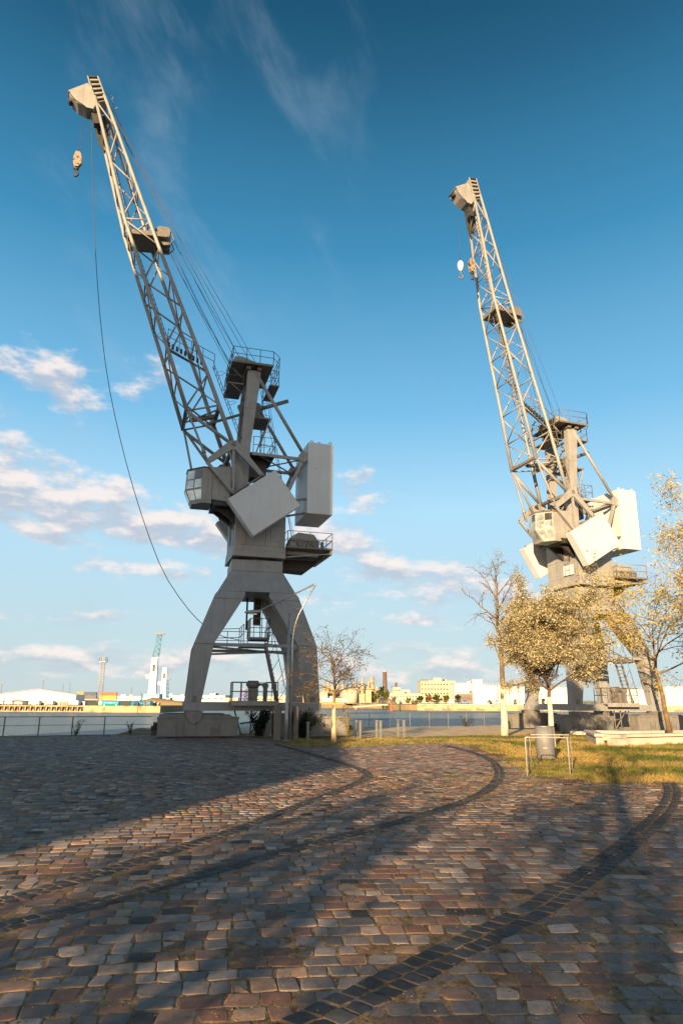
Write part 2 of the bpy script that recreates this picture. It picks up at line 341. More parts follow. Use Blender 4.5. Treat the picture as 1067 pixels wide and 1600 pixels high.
PAL = [((.135,.145,.16), 26), ((.10,.108,.122), 16), ((.20,.205,.21), 16), ((.29,.28,.265), 7), ((.165,.10,.075), 14), ((.215,.15,.11), 11), ((.115,.07,.056), 6), ((.30,.235,.165), 5), ((.022,.021,.022), 3)]
PALF = [c for c, n_ in PAL for _ in range(n_)]
SV, SF, SC, SS = [], [], [], []
def stone(c, ax, ay, L_, W_, z, col, detail, tilt=0.013):
    """c centre; ax,ay unit axes; L_,W_ full size"""
    n1 = rng.gauss(0, tilt); n2 = rng.gauss(0, tilt)
    o = len(SV); hl, hw = L_/2, W_/2
    if detail == 2:
        r = min(hl, hw)*rng.uniform(.14, .36)
        base_ = [(-hl+r, -hw), (hl-r, -hw), (hl-.25*r, -hw+.3*r), (hl, -hw+r), (hl, hw-r), (hl-.3*r, hw-.25*r), (hl-r, hw), (-hl+r, hw), (-hl+.3*r, hw-.3*r), (-hl, hw-r), (-hl, -hw+r), (-hl+.3*r, -hw+.3*r)]
        base_ = [(u+rng.gauss(0, .0048), v+rng.gauss(0, .0048)) for u, v in base_]
        sx, sy = rng.gauss(0, .07), rng.gauss(0, .07)
        base_ = [(u+v*sx, v+u*sy) for u, v in base_]
        rings = ((1.0, -.03), (.992, -.006), (.965, -.0012), (.86, 0.0))
    elif detail == 1:
        r = min(hl, hw)*.3
        base_ = [(-hl+r, -hw), (hl-r, -hw), (hl, -hw+r), (hl, hw-r), (hl-r, hw), (-hl+r, hw), (-hl, hw-r), (-hl, -hw+r)]
        base_ = [(u+rng.gauss(0, .005), v+rng.gauss(0, .005)) for u, v in base_]
        rings = ((1.0, -.022), (.95, 0.0))
    else:
        base_ = [(-hl, -hw), (hl, -hw), (hl, hw), (-hl, hw)]; rings = ((1.0, -.018), (.95, 0.0))
    n_ = len(base_)
    sand = (.26, .19, .125)
    for ri, (sc_, dz) in enumerate(rings):
        mxf = ((.85, .6, .12, 0) if detail == 2 else (.75, 0))[ri]*(.45 if max(col[:3]) < .05 else 1); cr_ = tuple(c_*(1-mxf)+d_*mxf*.8 for c_, d_ in zip(col[:3], sand))+(1,)
        for u, v in base_:
            u2, v2 = u*sc_, v*sc_
            SV.append((c[0]+ax[0]*u2+ay[0]*v2, c[1]+ax[1]*u2+ay[1]*v2, z+dz+u2*n1+v2*n2)); SC.append(cr_)
    for k in range(len(rings)-1):
        for i in range(n_):
            j = (i+1) % n_; SF.append((o+k*n_+i, o+k*n_+j, o+(k+1)*n_+j, o+(k+1)*n_+i)); SS.append(detail > 0)
    SF.append(tuple(o+(len(rings)-1)*n_+i for i in range(n_))); SS.append(detail > 0)
CX, CY = 1.8, -13.0
PAVE = [(-40, 2.2), (14, 2.2), (14, 16.9), (5.0, 17.2), (5.0, 31.5), (-2.9, 31.7), (-9, 35.7), (-40, 19)]
r = 15.0
while r < 56:
    W_ = rng.uniform(.185, .225) if r < 40 else .21
    a = -1.05+rng.random()*.01; rm = r+W_/2; Wr = W_
    lim = 0.55 if r < 40 else 0.45
    while a < lim:
        L_ = rng.choice((.13, .15, .16, .18, .20, .23, .27)) * rng.uniform(.92, 1.08)
        am = a+L_/2/rm
        wob = .07*noise.noise(Vector((am*rm*.25, rm*.25, 0)))
        x = CX+math.sin(am)*(rm+wob); y = CY+math.cos(am)*(rm+wob)
        a += L_/rm
        if y < 2.2 or y > 36 or abs(x) > y*.62+1.6: continue
        if not inside(x, y, PAVE): continue
        if near_arc(x, y, -.085): continue
        lowz = -.0025 if near_arc(x, y, .13) else 0.0
        if y > 15.0 and x > 4.6 and noise.noise(Vector((x*.9, y*.9, 3))) > .15: continue
        th = am + .06*noise.noise(Vector((x*.5, y*.5, 5)))
        ax = (math.cos(th), -math.sin(th)); ay = (math.sin(th), math.cos(th))
        det = 2 if y < 11 else (1 if y < 19 else 0)
        col = rng.choice(PALF); q = rng.uniform(.62, 1.08)
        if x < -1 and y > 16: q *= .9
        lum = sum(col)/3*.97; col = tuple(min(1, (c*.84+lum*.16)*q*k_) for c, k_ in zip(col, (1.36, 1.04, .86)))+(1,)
        gap = rng.uniform(.008, .018)
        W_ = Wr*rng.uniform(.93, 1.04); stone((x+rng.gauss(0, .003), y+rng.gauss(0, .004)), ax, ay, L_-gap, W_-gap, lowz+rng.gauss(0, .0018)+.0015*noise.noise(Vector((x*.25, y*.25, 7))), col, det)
    r += Wr
for pl, w_, n_ in ARCS:
    # walk the line by arc length
    for row in range(n_):
        off = (row-(n_-1)/2)*w_; pos = rng.random()*.1; acc = 0; i = 0
        segs = []; tot = 0
        for a_, b_ in zip(pl, pl[1:]): segs.append((tot, a_, b_, (b_-a_).length)); tot += (b_-a_).length
        s_ = .1; k = 0
        while s_ < tot-.1:
            L_ = rng.uniform(.13, .185)
            while k < len(segs)-1 and segs[k][0]+segs[k][3] < s_+L_/2: k += 1
            t0, a_, b_, ln = segs[k]; t = (b_-a_)/ln; nn = Vector((-t.y, t.x)); p = a_+t*(s_+L_/2-t0)+nn*off
            s_ += L_
            if inside(p.x, p.y, LAWN) and rng.random() < .5: continue
            if p.y < 2: continue
            q = rng.uniform(.6, 1.5); col = (.026*q, .026*q, .029*q, 1)
            if rng.random() < .06: col = (.09, .08, .075, 1)
            stone((p.x, p.y), (t.x, t.y), (nn.x, nn.y), L_-.024, w_-.024, rng.gauss(0, .0015)+.0045+.0015*noise.noise(Vector((p.x*.25, p.y*.25, 7))), col, 2 if p.y < 11 else 1, .015)
me = bpy.data.meshes.new('cobbled_square'); me.from_pydata(SV, [], SF); me.polygons.foreach_set('use_smooth', SS)
ca = me.color_attributes.new('tone', 'FLOAT_COLOR', 'POINT'); ca.data.foreach_set('color', [c for q in SC for c in q])
def stone_mat():
    m = bpy.data.materials.new('cobble_stone'); m.use_nodes = True; t = m.node_tree; n = t.nodes; l = t.links; p = n['Principled BSDF']
    tc_ = n.new('ShaderNodeTexCoord'); at_ = n.new('ShaderNodeAttribute'); at_.attribute_name = 'tone'
    def nz(s, d_=5, r=.65):
        a = n.new('ShaderNodeTexNoise'); a.inputs['Scale'].default_value = s; a.inputs['Detail'].default_value = d_; a.inputs['Roughness'].default_value = r; l.new(tc_.outputs['Object'], a.inputs['Vector']); return a.outputs['Fac']
    def mr_(f, a, b, c, d_):
        q = n.new('ShaderNodeMapRange'); l.new(f, q.inputs[0]); q.inputs[1].default_value = a; q.inputs[2].default_value = b; q.inputs[3].default_value = c; q.inputs[4].default_value = d_; return q.outputs[0]
    def mul(a, b):
        q = n.new('ShaderNodeMix'); q.data_type = 'RGBA'; q.blend_type = 'MULTIPLY'; q.inputs[0].default_value = 1; l.new(a, q.inputs[6]); l.new(b, q.inputs[7]); return q.outputs[2]
    c1 = n.new('ShaderNodeCombineColor'); f = mr_(nz(150, 4, .85), .3, .7, .42, 1.62)
    for i in range(3): l.new(f, c1.inputs[i])
    c2 = n.new('ShaderNodeCombineColor'); f2 = mr_(nz(11, 5, .6), .3, .7, .72, 1.25)
    for i in range(3): l.new(f2, c2.inputs[i])
    cc = mul(mul(at_.outputs['Color'], c1.outputs[0]), c2.outputs[0])
    # sand and moss caught in patches
    q = n.new('ShaderNodeMix'); q.data_type = 'RGBA'; l.new(mr_(nz(3.1, 9, .75), .60, .76, 0, .75), q.inputs[0]); l.new(cc, q.inputs[6]); q.inputs[7].default_value = (.17, .12, .07, 1)
    l.new(q.outputs[2], p.inputs['Base Color'])
    l.new(mr_(nz(14), .3, .7, .62, .9), p.inputs['Roughness']); p.inputs['Specular IOR Level'].default_value = .45
    b = n.new('ShaderNodeBump'); b.inputs['Distance'].default_value = .004; b.inputs['Strength'].default_value = .8; l.new(nz(70, 8, .8), b.inputs['Height']); l.new(b.outputs[0], p.inputs['Normal'])
    return m
M['stone'] = stone_mat(); me.materials.append(M['stone'])
o = bpy.data.objects.new('cobbled_square', me); COL.objects.link(o); o['kind'] = 'structure'

M['path'] = mat('sandy_path', (.60, .46, .31), .95, 0, .25, 1.2, bump=.012, bscale=30, col2=(.36, .27, .17), c2lo=.5, c2hi=.7, c2scale=2.5, spec=.1)
flat('path', [[(-9, 37.2), (-2, 34.6), (3.84, 34.9), (8.9, 38.9), (12.5, 40.0), (22, 44.0), (34, 49.5), (60, 70.5), (30, 59), (11.9, 52.7), (0.3, 46.3), (-11.8, 43.3)]], M['path'], 0.0)
# blades helper: one mesh of many thin blades
def blades(name, pts, m, label, cat):
    """pts: (x,y,z,h,width,colour)"""
    V, Fc, C = [], [], []
    for x, y, z, h, w_, c in pts:
        a = rng.uniform(0, 2*math.pi); lx, ly = rng.gauss(0, .45)*h, rng.gauss(0, .45)*h; dx, dy = math.cos(a)*w_/2, math.sin(a)*w_/2
        o_ = len(V); V += [(x-dx, y-dy, z), (x+dx, y+dy, z), (x+lx*.5+dx*.7, y+ly*.5+dy*.7, z+h*.6), (x+lx, y+ly, z+h)]
        Fc += [(o_, o_+1, o_+2), (o_, o_+2, o_+3)]; C += [c[0], c[1], c[2], 1]*4
    me = bpy.data.meshes.new(name); me.from_pydata(V, [], Fc); ca = me.color_attributes.new('tone', 'FLOAT_COLOR', 'POINT'); ca.data.foreach_set('color', C); me.materials.append(m)
    o = bpy.data.objects.new(name, me); COL.objects.link(o); o['kind'] = 'stuff'; o['label'] = label; o['category'] = cat; return o
M['blade'] = mat('grass_blades', (1, 1, 1), 0.7, 0, 0.02, 1, attr='tone', trans=0.35, spec=.2)
M['leaf'] = mat('leaves', (1, 1, 1), 0.6, 0, 0.02, 1, attr='tone', trans=0.35, spec=.25)
def gcol(x, y):
    k = noise.noise(Vector((x*.35, y*.35, 0)))+.45*noise.noise(Vector((x*1.7, y*1.7, 4))); k = min(1, max(0, .5+k*1.3+rng.gauss(0, .15)))
    a = (.10, .145, .025); b = (.50, .35, .11); q = rng.uniform(.75, 1.25)
    return tuple((u*(1-k)+v*k)*q for u, v in zip(a, b))
pts = []
n_b = 0
while n_b < 120000:
    y = 16.3+(rng.random()**1.5)*30; x = rng.uniform(-3, min(28, y*.56+1))
    if not inside(x+.55*noise.noise(Vector((x*1.1, y*1.1, 31)))+rng.gauss(0, .12), y+.9*noise.noise(Vector((x*.9, y*.9, 37)))+rng.gauss(0, .18), LAWN): continue
    if near_arc(x, y, -.02): continue
    dn = noise.noise(Vector((x*.8, y*.8, 9)))
    if dn < -.28 and rng.random() < .7: continue
    edge = noise.noise(Vector((x*2, y*2, 1)))
    pts.append((x, y, -.01, rng.uniform(.025, .075)*(1+.5*edge), rng.uniform(.006, .012)*(1 if y < 25 else 1.6), gcol(x, y))); n_b += 1
for _ in range(900):
    y = 16.0+rng.random()*16; x = rng.uniform(-2, min(20, y*.56))
    if not inside(x, y, LAWN): continue
    c0 = gcol(x, y)
    for _k in range(rng.randint(12, 30)): pts.append((x+rng.gauss(0, .05), y+rng.gauss(0, .05), -.01, rng.uniform(.06, .15), .010, tuple(c*rng.uniform(.7, 1.2) for c in c0)))
# thin grass spreading into the joints at the edge of the paving
for _ in range(16000):
    y = rng.uniform(11, 18.0); x = rng.uniform(0.5, y*.55)
    if rng.random() > ((y-10)/8)**2.2: continue
    if near_arc(x, y, -.05) and rng.random() < .8: continue
    if noise.noise(Vector((x*1.3, y*1.3, 2))) < 0.0: continue
    for _k in range(4): pts.append((x+rng.gauss(0, .02), y+rng.gauss(0, .02), -.015, rng.uniform(.015, .04), .007, gcol(x, y)))
blades('grass', pts, M['blade'], 'patchy green and straw coloured grass between the paving and the quay', 'grass')
# weeds in the joints of the foreground paving
pts = []
for _ in range(3200):
    y = 3+rng.random()**.8*13; x = rng.uniform(-y*.5, y*.55)
    if noise.noise(Vector((x*.6, y*.6, 12))) < -.02: continue
    if not near_arc(x, y, .1) and rng.random() < .35: continue
    n_ = rng.randint(4, 16); c0 = rng.choice(((.07, .12, .02), (.16, .17, .03), (.22, .17, .05)))
    for _k in range(n_): pts.append((x+rng.gauss(0, .018), y+rng.gauss(0, .018), -.02, rng.uniform(.012, .035), rng.uniform(.004, .007), tuple(c*rng.uniform(.7, 1.3) for c in c0)))
blades('weeds', pts, M['blade'], 'tiny green weeds growing in the joints of the cobbles', 'weeds')
# dry leaf crumbs lying in the joints
V, Fc, C = [], [], []
for _ in range(42000):
    y = 2.6+rng.random()**1.3*16; x = rng.uniform(-y*.56-.3, y*.58+.3)
    dn = noise.noise(Vector((x*.5, y*.5, 21)))
    if dn < -.15 and rng.random() < .6: continue
    s_ = rng.uniform(.003, .0085); a = rng.uniform(0, 6.28); z = rng.uniform(-.004, .004)
    if rng.random() < .75: z = -.004
    dx, dy = math.cos(a)*s_*1.5, math.sin(a)*s_*1.5; ex, ey = -math.sin(a)*s_*.7, math.cos(a)*s_*.7; o_ = len(V)
    V += [(x-dx, y-dy, z), (x+ex, y+ey, z+s_*.6), (x+dx, y+dy, z+.001), (x-ex, y-ey, z)]; Fc.append((o_, o_+1, o_+2, o_+3))
    c = rng.choice(((.30, .17, .06), (.38, .25, .10), (.20, .11, .05), (.42, .30, .14))); C += [*c, 1]*4
me = bpy.data.meshes.new('leaf_litter'); me.from_pydata(V, [], Fc); ca = me.color_attributes.new('tone', 'FLOAT_COLOR', 'POINT'); ca.data.foreach_set('color', C); me.materials.append(M['leaf'])
o = bpy.data.objects.new('leaf_litter', me); COL.objects.link(o); o['kind'] = 'stuff'; o['label'] = 'dry brown leaf crumbs and sand lying in the joints'; o['category'] = 'leaf litter'

# ------------------------------------------------------------------ harbour cranes
def lerp(pl, h):
    for a, b in zip(pl, pl[1:]):
        if h <= b[2] or b is pl[-1]:
            t = (h-a[2])/(b[2]-a[2]); return tuple(a[i]+(b[i]-a[i])*t for i in range(3))
def rail(g, pts, hgt, n_mid=1, post=1.2, r=.022, closed=False):
    pts = [Vector(p) for p in pts]
    if closed: pts = pts+[pts[0]]
    for a, b in zip(pts, pts[1:]):
        L_ = (b-a).length; k = max(1, round(L_/post))
        for i in range(k+1):
            p = a.lerp(b, i/k); g.tube(p, p+Vector((0, 0, hgt)), r, n=5)
        for j in range(n_mid+1):
            z = hgt*(j+1)/(n_mid+1); g.tube(a+Vector((0, 0, z)), b+Vector((0, 0, z)), r*.9, n=5)
def ladder(g, p0, p1, side, w_=.42, step=.3, r=.02, hoops=None):
    p0 = Vector(p0); p1 = Vector(p1); s = Vector(side).normalized()*w_/2
    g.tube(p0-s, p1-s, r, n=5); g.tube(p0+s, p1+s, r, n=5); k = int((p1-p0).length/step)
    for i in range(1, k): q = p0.lerp(p1, i/k); g.tube(q-s, q+s, r*.7, n=4)
    if hoops is not None:
        t = (p1-p0).normalized(); o_ = Vector(hoops).normalized()
        for i in range(2, k, 3):
            q = p0.lerp(p1, i/k); g.path([q-s, q-s+o_*.3, q+o_*.5, q+s+o_*.3, q+s], r*.6, 4)

def crane(loc, az_, prot, jib_deg, jib_s, dw_c, dw_ang, label, plaque):
    cr_ = empty('harbour_crane', loc, R_(az_), label=label, category='crane', group='old grey harbour cranes standing on the quay')
    turned = [True]; ct, st2 = math.cos(R_(prot)), math.sin(R_(prot))
    def A(n_, g_, m='crane', p=cr_, bv=0.0, **k):
        if turned[0]: g_.v = [(x*ct-y*st2, x*st2+y*ct, z) for x, y, z in g_.v]
        return obj(n_, g_, M[m], p, bv, **k)
    # --- portal
    g = G(); g.loft([[(sx*1.33, sy*1.45, 8.14) for sx, sy in ((-1,-1),(1,-1),(1,1),(-1,1))], [(sx*1.33, sy*1.45, 8.74) for sx, sy in ((-1,-1),(1,-1),(1,1),(-1,1))]])
    A('portal_collar', g, 'portal', bv=.02)
    for sx in (-1, 1):
        for yy in (-.6, .6): pass
    for xx in (-.55, .55): g = G(); g.tube((xx, -1.45, 8.45), (xx, -1.50, 8.45), .06, n=10); A('lifting_boss', g, 'portal')
    g = G(); g.loft([[(sx*1.97, sy*1.95, 7.0) for sx, sy in ((-1,-1),(1,-1),(1,1),(-1,1))], [(sx*1.36, sy*1.48, 8.13) for sx, sy in ((-1,-1),(1,-1),(1,1),(-1,1))]])
    A('portal_head', g, 'portal', bv=.015)
    for sx in (-1, 1):
        for sy in (-1, 1):
            g = G()
            secs = [(2.50, 3.21, 2.04, 2.50, 1.58), (2.06, 3.01, 1.85, 2.53, 4.32), (.60, 2.12, 1.15, 2.02, 6.80), (.62, 1.965, 1.15, 1.945, 6.995)]
            g.loft([[(sx*a0, sy*b0, h), (sx*a1, sy*b0, h), (sx*a1, sy*b1, h), (sx*a0, sy*b1, h)] for a0, a1, b0, b1, h in secs])
            leg = A('leg', g, 'portal', bv=.012)
            g = G(); g.beam((sx*2.07, sy*2.535, 4.32), (sx*3.0, sy*2.535, 4.32), .03, .03); A('weld_seam', g, 'mid', leg)
            g = G(); g.beam((sx*.75, sy*2.045, 6.6), (sx*2.15, sy*2.06, 6.6), .02, .05); A('weld_seam', g, 'mid', leg)
            if sy < 0: g = G(); g.box((sx*2.72, -2.51, 1.60), (sx*2.95, -2.505, 1.88)); A('foot_slot', g, 'mid', leg)
    for sy in (-1, 1):
        g = G(); g.box((-3.28, sy*2.06, 1.20), (3.28, sy*2.54, 1.575)); bm_ = A('lower_beam', g, 'portal', bv=.01)
        for xc in (-1.9, 1.9):
            g = G(); g.box((xc-.26, sy*2.54, 1.22), (xc+.26, sy*2.547, 1.54))
            for i in range(5):
                for j in range(4): g.tube((xc-.2+i*.1, sy*2.54, 1.27+j*.075), (xc-.2+i*.1, sy*2.56, 1.27+j*.075), .018, n=5)
            A('rivet_plate', g, 'portal', bm_)
        g = G(); g.box((-2.15, sy*2.2, 4.22), (2.5, sy*2.42, 4.37)); A('upper_tie_beam', g, 'portal')
    for sx in (-1, 1):
        g = G(); g.box((sx*2.25, -2.2, 4.22), (sx*2.45, 2.2, 4.36)); A('upper_tie_beam', g, 'portal')
        g = G(); g.box((sx*2.7, -2.05, 1.22), (sx*3.1, 2.05, 1.52)); A('lower_beam', g, 'portal')
    g = G(); g.beam((-2.2, -2.1, 4.2), (2.2, 2.1, 4.2), .1, .1, (0,0,1)); g.beam((-2.2, 2.1, 4.08), (2.2, -2.1, 4.08), .1, .1, (0,0,1)); A('diagonal_brace', g)
    # centre platform with railing and ladder up into the head
    g = G(); g.box((-.55, -1.5, 4.4), (.9, 1.5, 4.46)); g.box((-.2, -1.2, 4.68), (.8, .2, 4.8)); pf = A('walkway', g, 'mid')
    g = G(); rail(g, [(-2.2, 2.3, 4.37), (2.3, 2.3, 4.37)], 1.0); rail(g, [(-.55, -1.45, 4.46), (-.55, .9, 4.46), (-2.2, .9, 4.37)], .95); rail(g, [(.9, 1.4, 4.46), (.9, -1.45, 4.46)], .95)
    rail(g, [(-.2, .2, 4.8), (-.2, -1.2, 4.8), (.8, -1.2, 4.8), (.8, .2, 4.8)], .95, post=.5); A('railing', g, 'mid', pf)
    g = G(); ladder(g, (.3, -.2, 4.8), (.3, -.2, 7.2), (1, 0, 0)); A('ladder', g, 'mid')
    g = G(); g.box((.12, .35, 5.6), (.5, .7, 7.0)); g.tube((-.25, .4, 5.3), (-.25, .4, 7.0), .05); A('cable_drum_housing', g, 'dark')
    # sloping stair from lower platform
    g = G()
    for yy in (-2.45, -1.95): g.beam((1.15, yy, 1.6), (.45, yy, 4.42), .12, .05)
    for i in range(13): t = i/13; g.box((1.15-.7*t-.08, -2.43, 1.7+2.72*t), (1.15-.7*t+.1, -1.97, 1.72+2.72*t))
    st = A('stair', g, 'mid'); g = G(); g.tube((1.5, -2.45, 2.2), (.75, -2.45, 5.1), .018, n=5)
    for i in range(5): t = i/4; g.tube((1.15-.7*t, -2.45, 1.7+2.7*t), (1.5-.75*t, -2.45, 2.2+2.9*t), .014, n=4)
    A('handrail', g, 'mid', st)
    # lower platform with winch motor
    g = G(); g.box((-1.16, -3.05, 1.58), (1.1, -1.75, 1.66)); g.box((-1.14, -3.06, 1.44), (1.08, -2.98, 1.578)); lp = A('lower_platform', g, 'crane')
    g = G(); rail(g, [(-1.1, -3.0, 1.66), (-.35, -3.0, 1.66)], .86, post=.4); rail(g, [(-1.1, -3.0, 1.66), (-1.1, -1.8, 1.66), (1.05, -1.8, 1.66), (1.05, -3.0, 1.66)], .86, post=.6); rail(g, [(.45, -3.0, 1.66), (1.05, -3.0, 1.66)], .86, post=.3)
    A('railing', g, 'mid', lp)
    g = G(); g.box((-.28, -2.7, 1.66), (.12, -2.2, 2.25)); g.path([(-.42, -2.45, 2.42), (-.36, -2.45, 2.42), (-.34, -2.45, 2.42), (.16, -2.45, 2.42), (.18, -2.45, 2.42), (.24, -2.45, 2.42)], [.06, .1, .19, .19, .1, .06], 14)
    g.tube((.24, -2.45, 2.42), (.5, -2.45, 2.42), .05); g.box((.42, -2.62, 1.66), (.6, -2.3, 2.45)); g.tube((.51, -2.66, 2.36), (.51, -2.26, 2.36), .13, n=12); A('winch_motor', g, 'mid', lp)
    # under-portal pipes and braces
    g = G()
    for a_, b_ in (((-.9, -2.2, 1.2), (-.55, -2.2, .1)), ((-.1, -2.2, 1.2), (-.1, -2.2, .05)), ((-.1, -2.2, .15), (.75, -2.2, 1.2)), ((.35, -2.2, 1.2), (.35, -2.2, .1)), ((-.6, -2.2, .6), (.4, -2.2, .75)), ((-.62, -2.2, .12), (.6, -2.2, .12)), ((.95, -2.2, 1.2), (.95, -2.2, .05))): g.tube(a_, b_, .04, n=6)
    g.box((.25, -2.45, 0), (.8, -2.05, .28)); A('cable_guide', g, 'mid')
    # bogies
    for sx in (-1, 1):
        for sy in (-1, 1):
            xa_, xb_ = (-4.45, -.72) if sx < 0 else (.95, 4.62)
            g = G(); g.prism([(xa_+.05, .07), (xb_-.1, .07), (xb_, .93), (xa_, .93)], sy*2.5-.42, sy*2.5+.42)
            bo = A('bogie', g, 'bogie', bv=.015)
            g = G(); g.prism([(xa_+.12, .93), (xb_-.25, .93), (xb_-.4, 1.0), (xa_+.3, 1.0)], sy*2.5-.36, sy*2.5+.36); g.box((xa_, sy*2.5-.44, .85), (xb_-.02, sy*2.5-.421, .89)); A('top_flange', g, 'mid', bo)
            g = G(); pv = sx*2.8
            g.prism([(pv+.38*math.cos(t_), 1.18+.55*math.sin(t_)) for t_ in [math.pi+i*math.pi/10 for i in range(11)]], sy*2.5-.50, sy*2.5+.50); A('pivot_plate', g, 'bogie', bo, .01)
            g = G()
            for xx in (xa_+1.05, xa_+2.65 if sx < 0 else xa_+2.6):
                for q in (-.17, .17): g.box((xx+q-.02, sy*2.5-.46, .12), (xx+q+.02, sy*2.5-.421, .62))
                g.box((xx-.10, sy*2.5-.45, .22), (xx+.10, sy*2.5-.421, .42))
            A('access_hatch', g, 'mid', bo)
            g = G(); xe = xa_ if sx < 0 else xb_; e = -1 if sx < 0 else 1
            g.box((xe, sy*2.5-.2, .1), (xe+e*.22, sy*2.5+.2, .34)); g.tube((xe+e*.02, sy*2.5, .42), (xe+e*.26, sy*2.5, .42), .11, n=10); A('buffer', g, 'dark', bo)
    turned[0] = False
    # --- slewing ring and machine house
    g = G(); g.path([(0, 0, 8.745), (0, 0, 8.87)], 1.24, 32); A('slewing_ring', g, 'mid')
    g = G(); g.loft([[(-1.40, -1.66, 8.88), (1.38, -1.66, 8.88), (1.38, 1.66, 8.88), (-1.40, 1.66, 8.88)], [(-1.36, -1.63, 9.48), (1.36, -1.63, 9.48), (1.36, 1.63, 9.48), (-1.36, 1.63, 9.48)]]); A('house_skirt', g, 'crane', bv=.012)
    g = G(); g.loft([[(-1.33, -1.6, 9.49), (1.33, -1.6, 9.49), (1.33, 1.6, 9.49), (-1.33, 1.6, 9.49)], [(-1.33, -1.6, 11.6), (1.33, -1.6, 11.6), (1.33, 1.6, 11.6), (-1.33, 1.6, 11.6)], [(-1.25, -1.35, 12.3), (.4, -1.35, 12.3), (.4, 1.35, 12.3), (-1.25, 1.35, 12.3)]])
    mh = A('machine_house', g, 'crane', bv=.012)
    g = G(); g.box((-.78, -1.612, 9.5), (-.77, -1.601, 11.2)); g.box((.28, -1.612, 9.5), (.29, -1.601, 11.2)); g.box((-1.342, -1.0, 9.5), (-1.331, -.99, 11.5)); A('panel_seam', g, 'dark', mh)
    g = G(); g.box((-1.32, -1.611, 10.6), (1.32, -1.601, 10.615)); g.box((-1.341, -1.55, 10.6), (-1.331, 1.55, 10.615)); A('plate_joint', g, 'mid', mh)
    for i in range(9):
        g = G(); g.tube((-1.2+i*.3, -1.66, 9.2), (-1.2+i*.3, -1.68, 9.2), .025, n=6); A('bolt', g, 'mid', mh)
    g = G(); g.box((.55, -1.625, 9.75), (1.05, -1.602, 10.45)); A('access_hatch', g, 'crane', mh, .008)
    g = G(); g.box((-1.345, -.80, 10.45), (-1.332, -.62, 11.05)); A('vent', g, 'dark', mh)
    g = G(); g.box((-1.43, -.82, 11.08), (-1.332, -.60, 11.12)); A('vent_hood', g, 'crane', mh)
    if plaque:
        g = G(); g.box((-1.36, -1.05, 9.62), (-1.332, -.1, 10.25)); pq = A('name_board', g, 'white', mh)
        g = G()   # faded strokes on the board
        for a_, b_ in (((-.92, 10.12), (-.25, 10.12)), ((-.65, 10.02), (-.55, 9.85)), ((-.55, 9.85), (-.45, 10.02)), ((-.78, 9.78), (-.68, 9.68)), ((-.40, 9.82), (-.32, 9.66)), ((-.78, 9.98), (-.78, 9.86))):
            g.beam((-1.364, a_[0], a_[1]), (-1.364, b_[0], b_[1]), .012, .02, (1, 0, 0))
        A('faded_lettering', g, 'mid', pq)
        g = G(); g.box((-1.40, -1.05, 9.58), (-1.332, -.1, 9.605)); A('board_ledge', g, 'dark', mh)
    # --- operator cabin
    g = G()
    top = [(-2.66, -1.82), (-3.16, -1.82), (-3.92, -1.06), (-3.92, -.30), (-2.66, -.30)]
    mid_ = [(-2.66, -1.82), (-3.18, -1.82), (-3.98, -1.04), (-3.98, -.30), (-2.66, -.30)]
    low = [(-2.66, -1.82), (-3.12, -1.82), (-3.62, -1.30), (-3.62, -.35), (-2.66, -.35)]
    g.loft([[(x, y, 11.50) for x, y in low], [(x, y, 12.30) for x, y in mid_], [(x, y, 13.42) for x, y in top]])
    cb = A('operator_cabin', g, 'crane', bv=.012)
    g = G(); g.loft([[(x*1.0-.04*(x < -3), y-.05*(y < -1), 13.42) for x, y in top], [(x*.99, y*.98, 13.50) for x, y in top]]); g.prism([(-3.0, 13.5), (-3.4, 13.62), (-2.6, 13.64), (-2.4, 13.5)], -1.2, -.6); A('cabin_roof', g, 'mid', cb)
    def pane(c00, c10, c11, c01, off):   # four corners, pushed out along the face normal
        c = [Vector(p) for p in (c00, c10, c11, c01)]; nn = (c[1]-c[0]).cross(c[3]-c[0]).normalized()*off
        gg = G(); gg.loft([[p+nn*.2 for p in c], [p+nn for p in c]]); return gg
    def facept(lo, hi, u, v): # lo/hi: (p_left,p_right)
        a = Vector(lo[0]).lerp(Vector(lo[1]), u); b = Vector(hi[0]).lerp(Vector(hi[1]), u); return a.lerp(b, v)
    V3 = lambda p, z: (p[0], p[1], z)
    for (i0, i1) in ((2, 1), (3, 2)):
        upper = ((V3(mid_[i0], 12.30), V3(mid_[i1], 12.30)), (V3(top[i0], 13.42), V3(top[i1], 13.42)))
        lower = ((V3(low[i0], 11.50), V3(low[i1], 11.50)), (V3(mid_[i0], 12.30), V3(mid_[i1], 12.30)))
        for c0, c1 in ((.06, .48), (.54, .95)):
            for face, r0, r1 in ((upper, .52, .92), (upper, .06, .46), (lower, .28, .94)):
                pp = [facept(*face, c0, r0), facept(*face, c1, r0), facept(*face, c1, r1), facept(*face, c0, r1)]
                gg = pane(*pp, .012)
                A('window_pane', gg, 'glass_dark' if (c0 > .5 and r0 > .5) else 'glass', cb)
    g = G(); g.loft([[(-2.65, -1.80, 11.74), (-1.75, -1.80, 11.66), (-1.35, -.2, 11.66), (-2.65, -.2, 11.74)], [(-2.65, -1.80, 13.50), (-1.62, -1.80, 13.62), (-1.2, -.2, 13.62), (-2.65, -.2, 13.50)]])
    A('control_room', g, 'crane', bv=.012)
    g = G(); g.box((-2.6, -1.75, 11.45), (-1.4, .1, 11.7)); g.prism([(-2.4, 11.45), (-1.2, 11.45), (-1.3, 10.6), (-1.6, 10.9)], -1.3, -1.1); g.prism([(-2.4, 11.45), (-1.2, 11.45), (-1.3, 10.6), (-1.6, 10.9)], -.2, 0); A('cabin_bracket', g, 'dark')
    g = G(); ladder(g, (-1.45, -.6, 9.6), (-1.45, -.6, 11.4), (0, 1, 0)); A('ladder', g, 'mid')
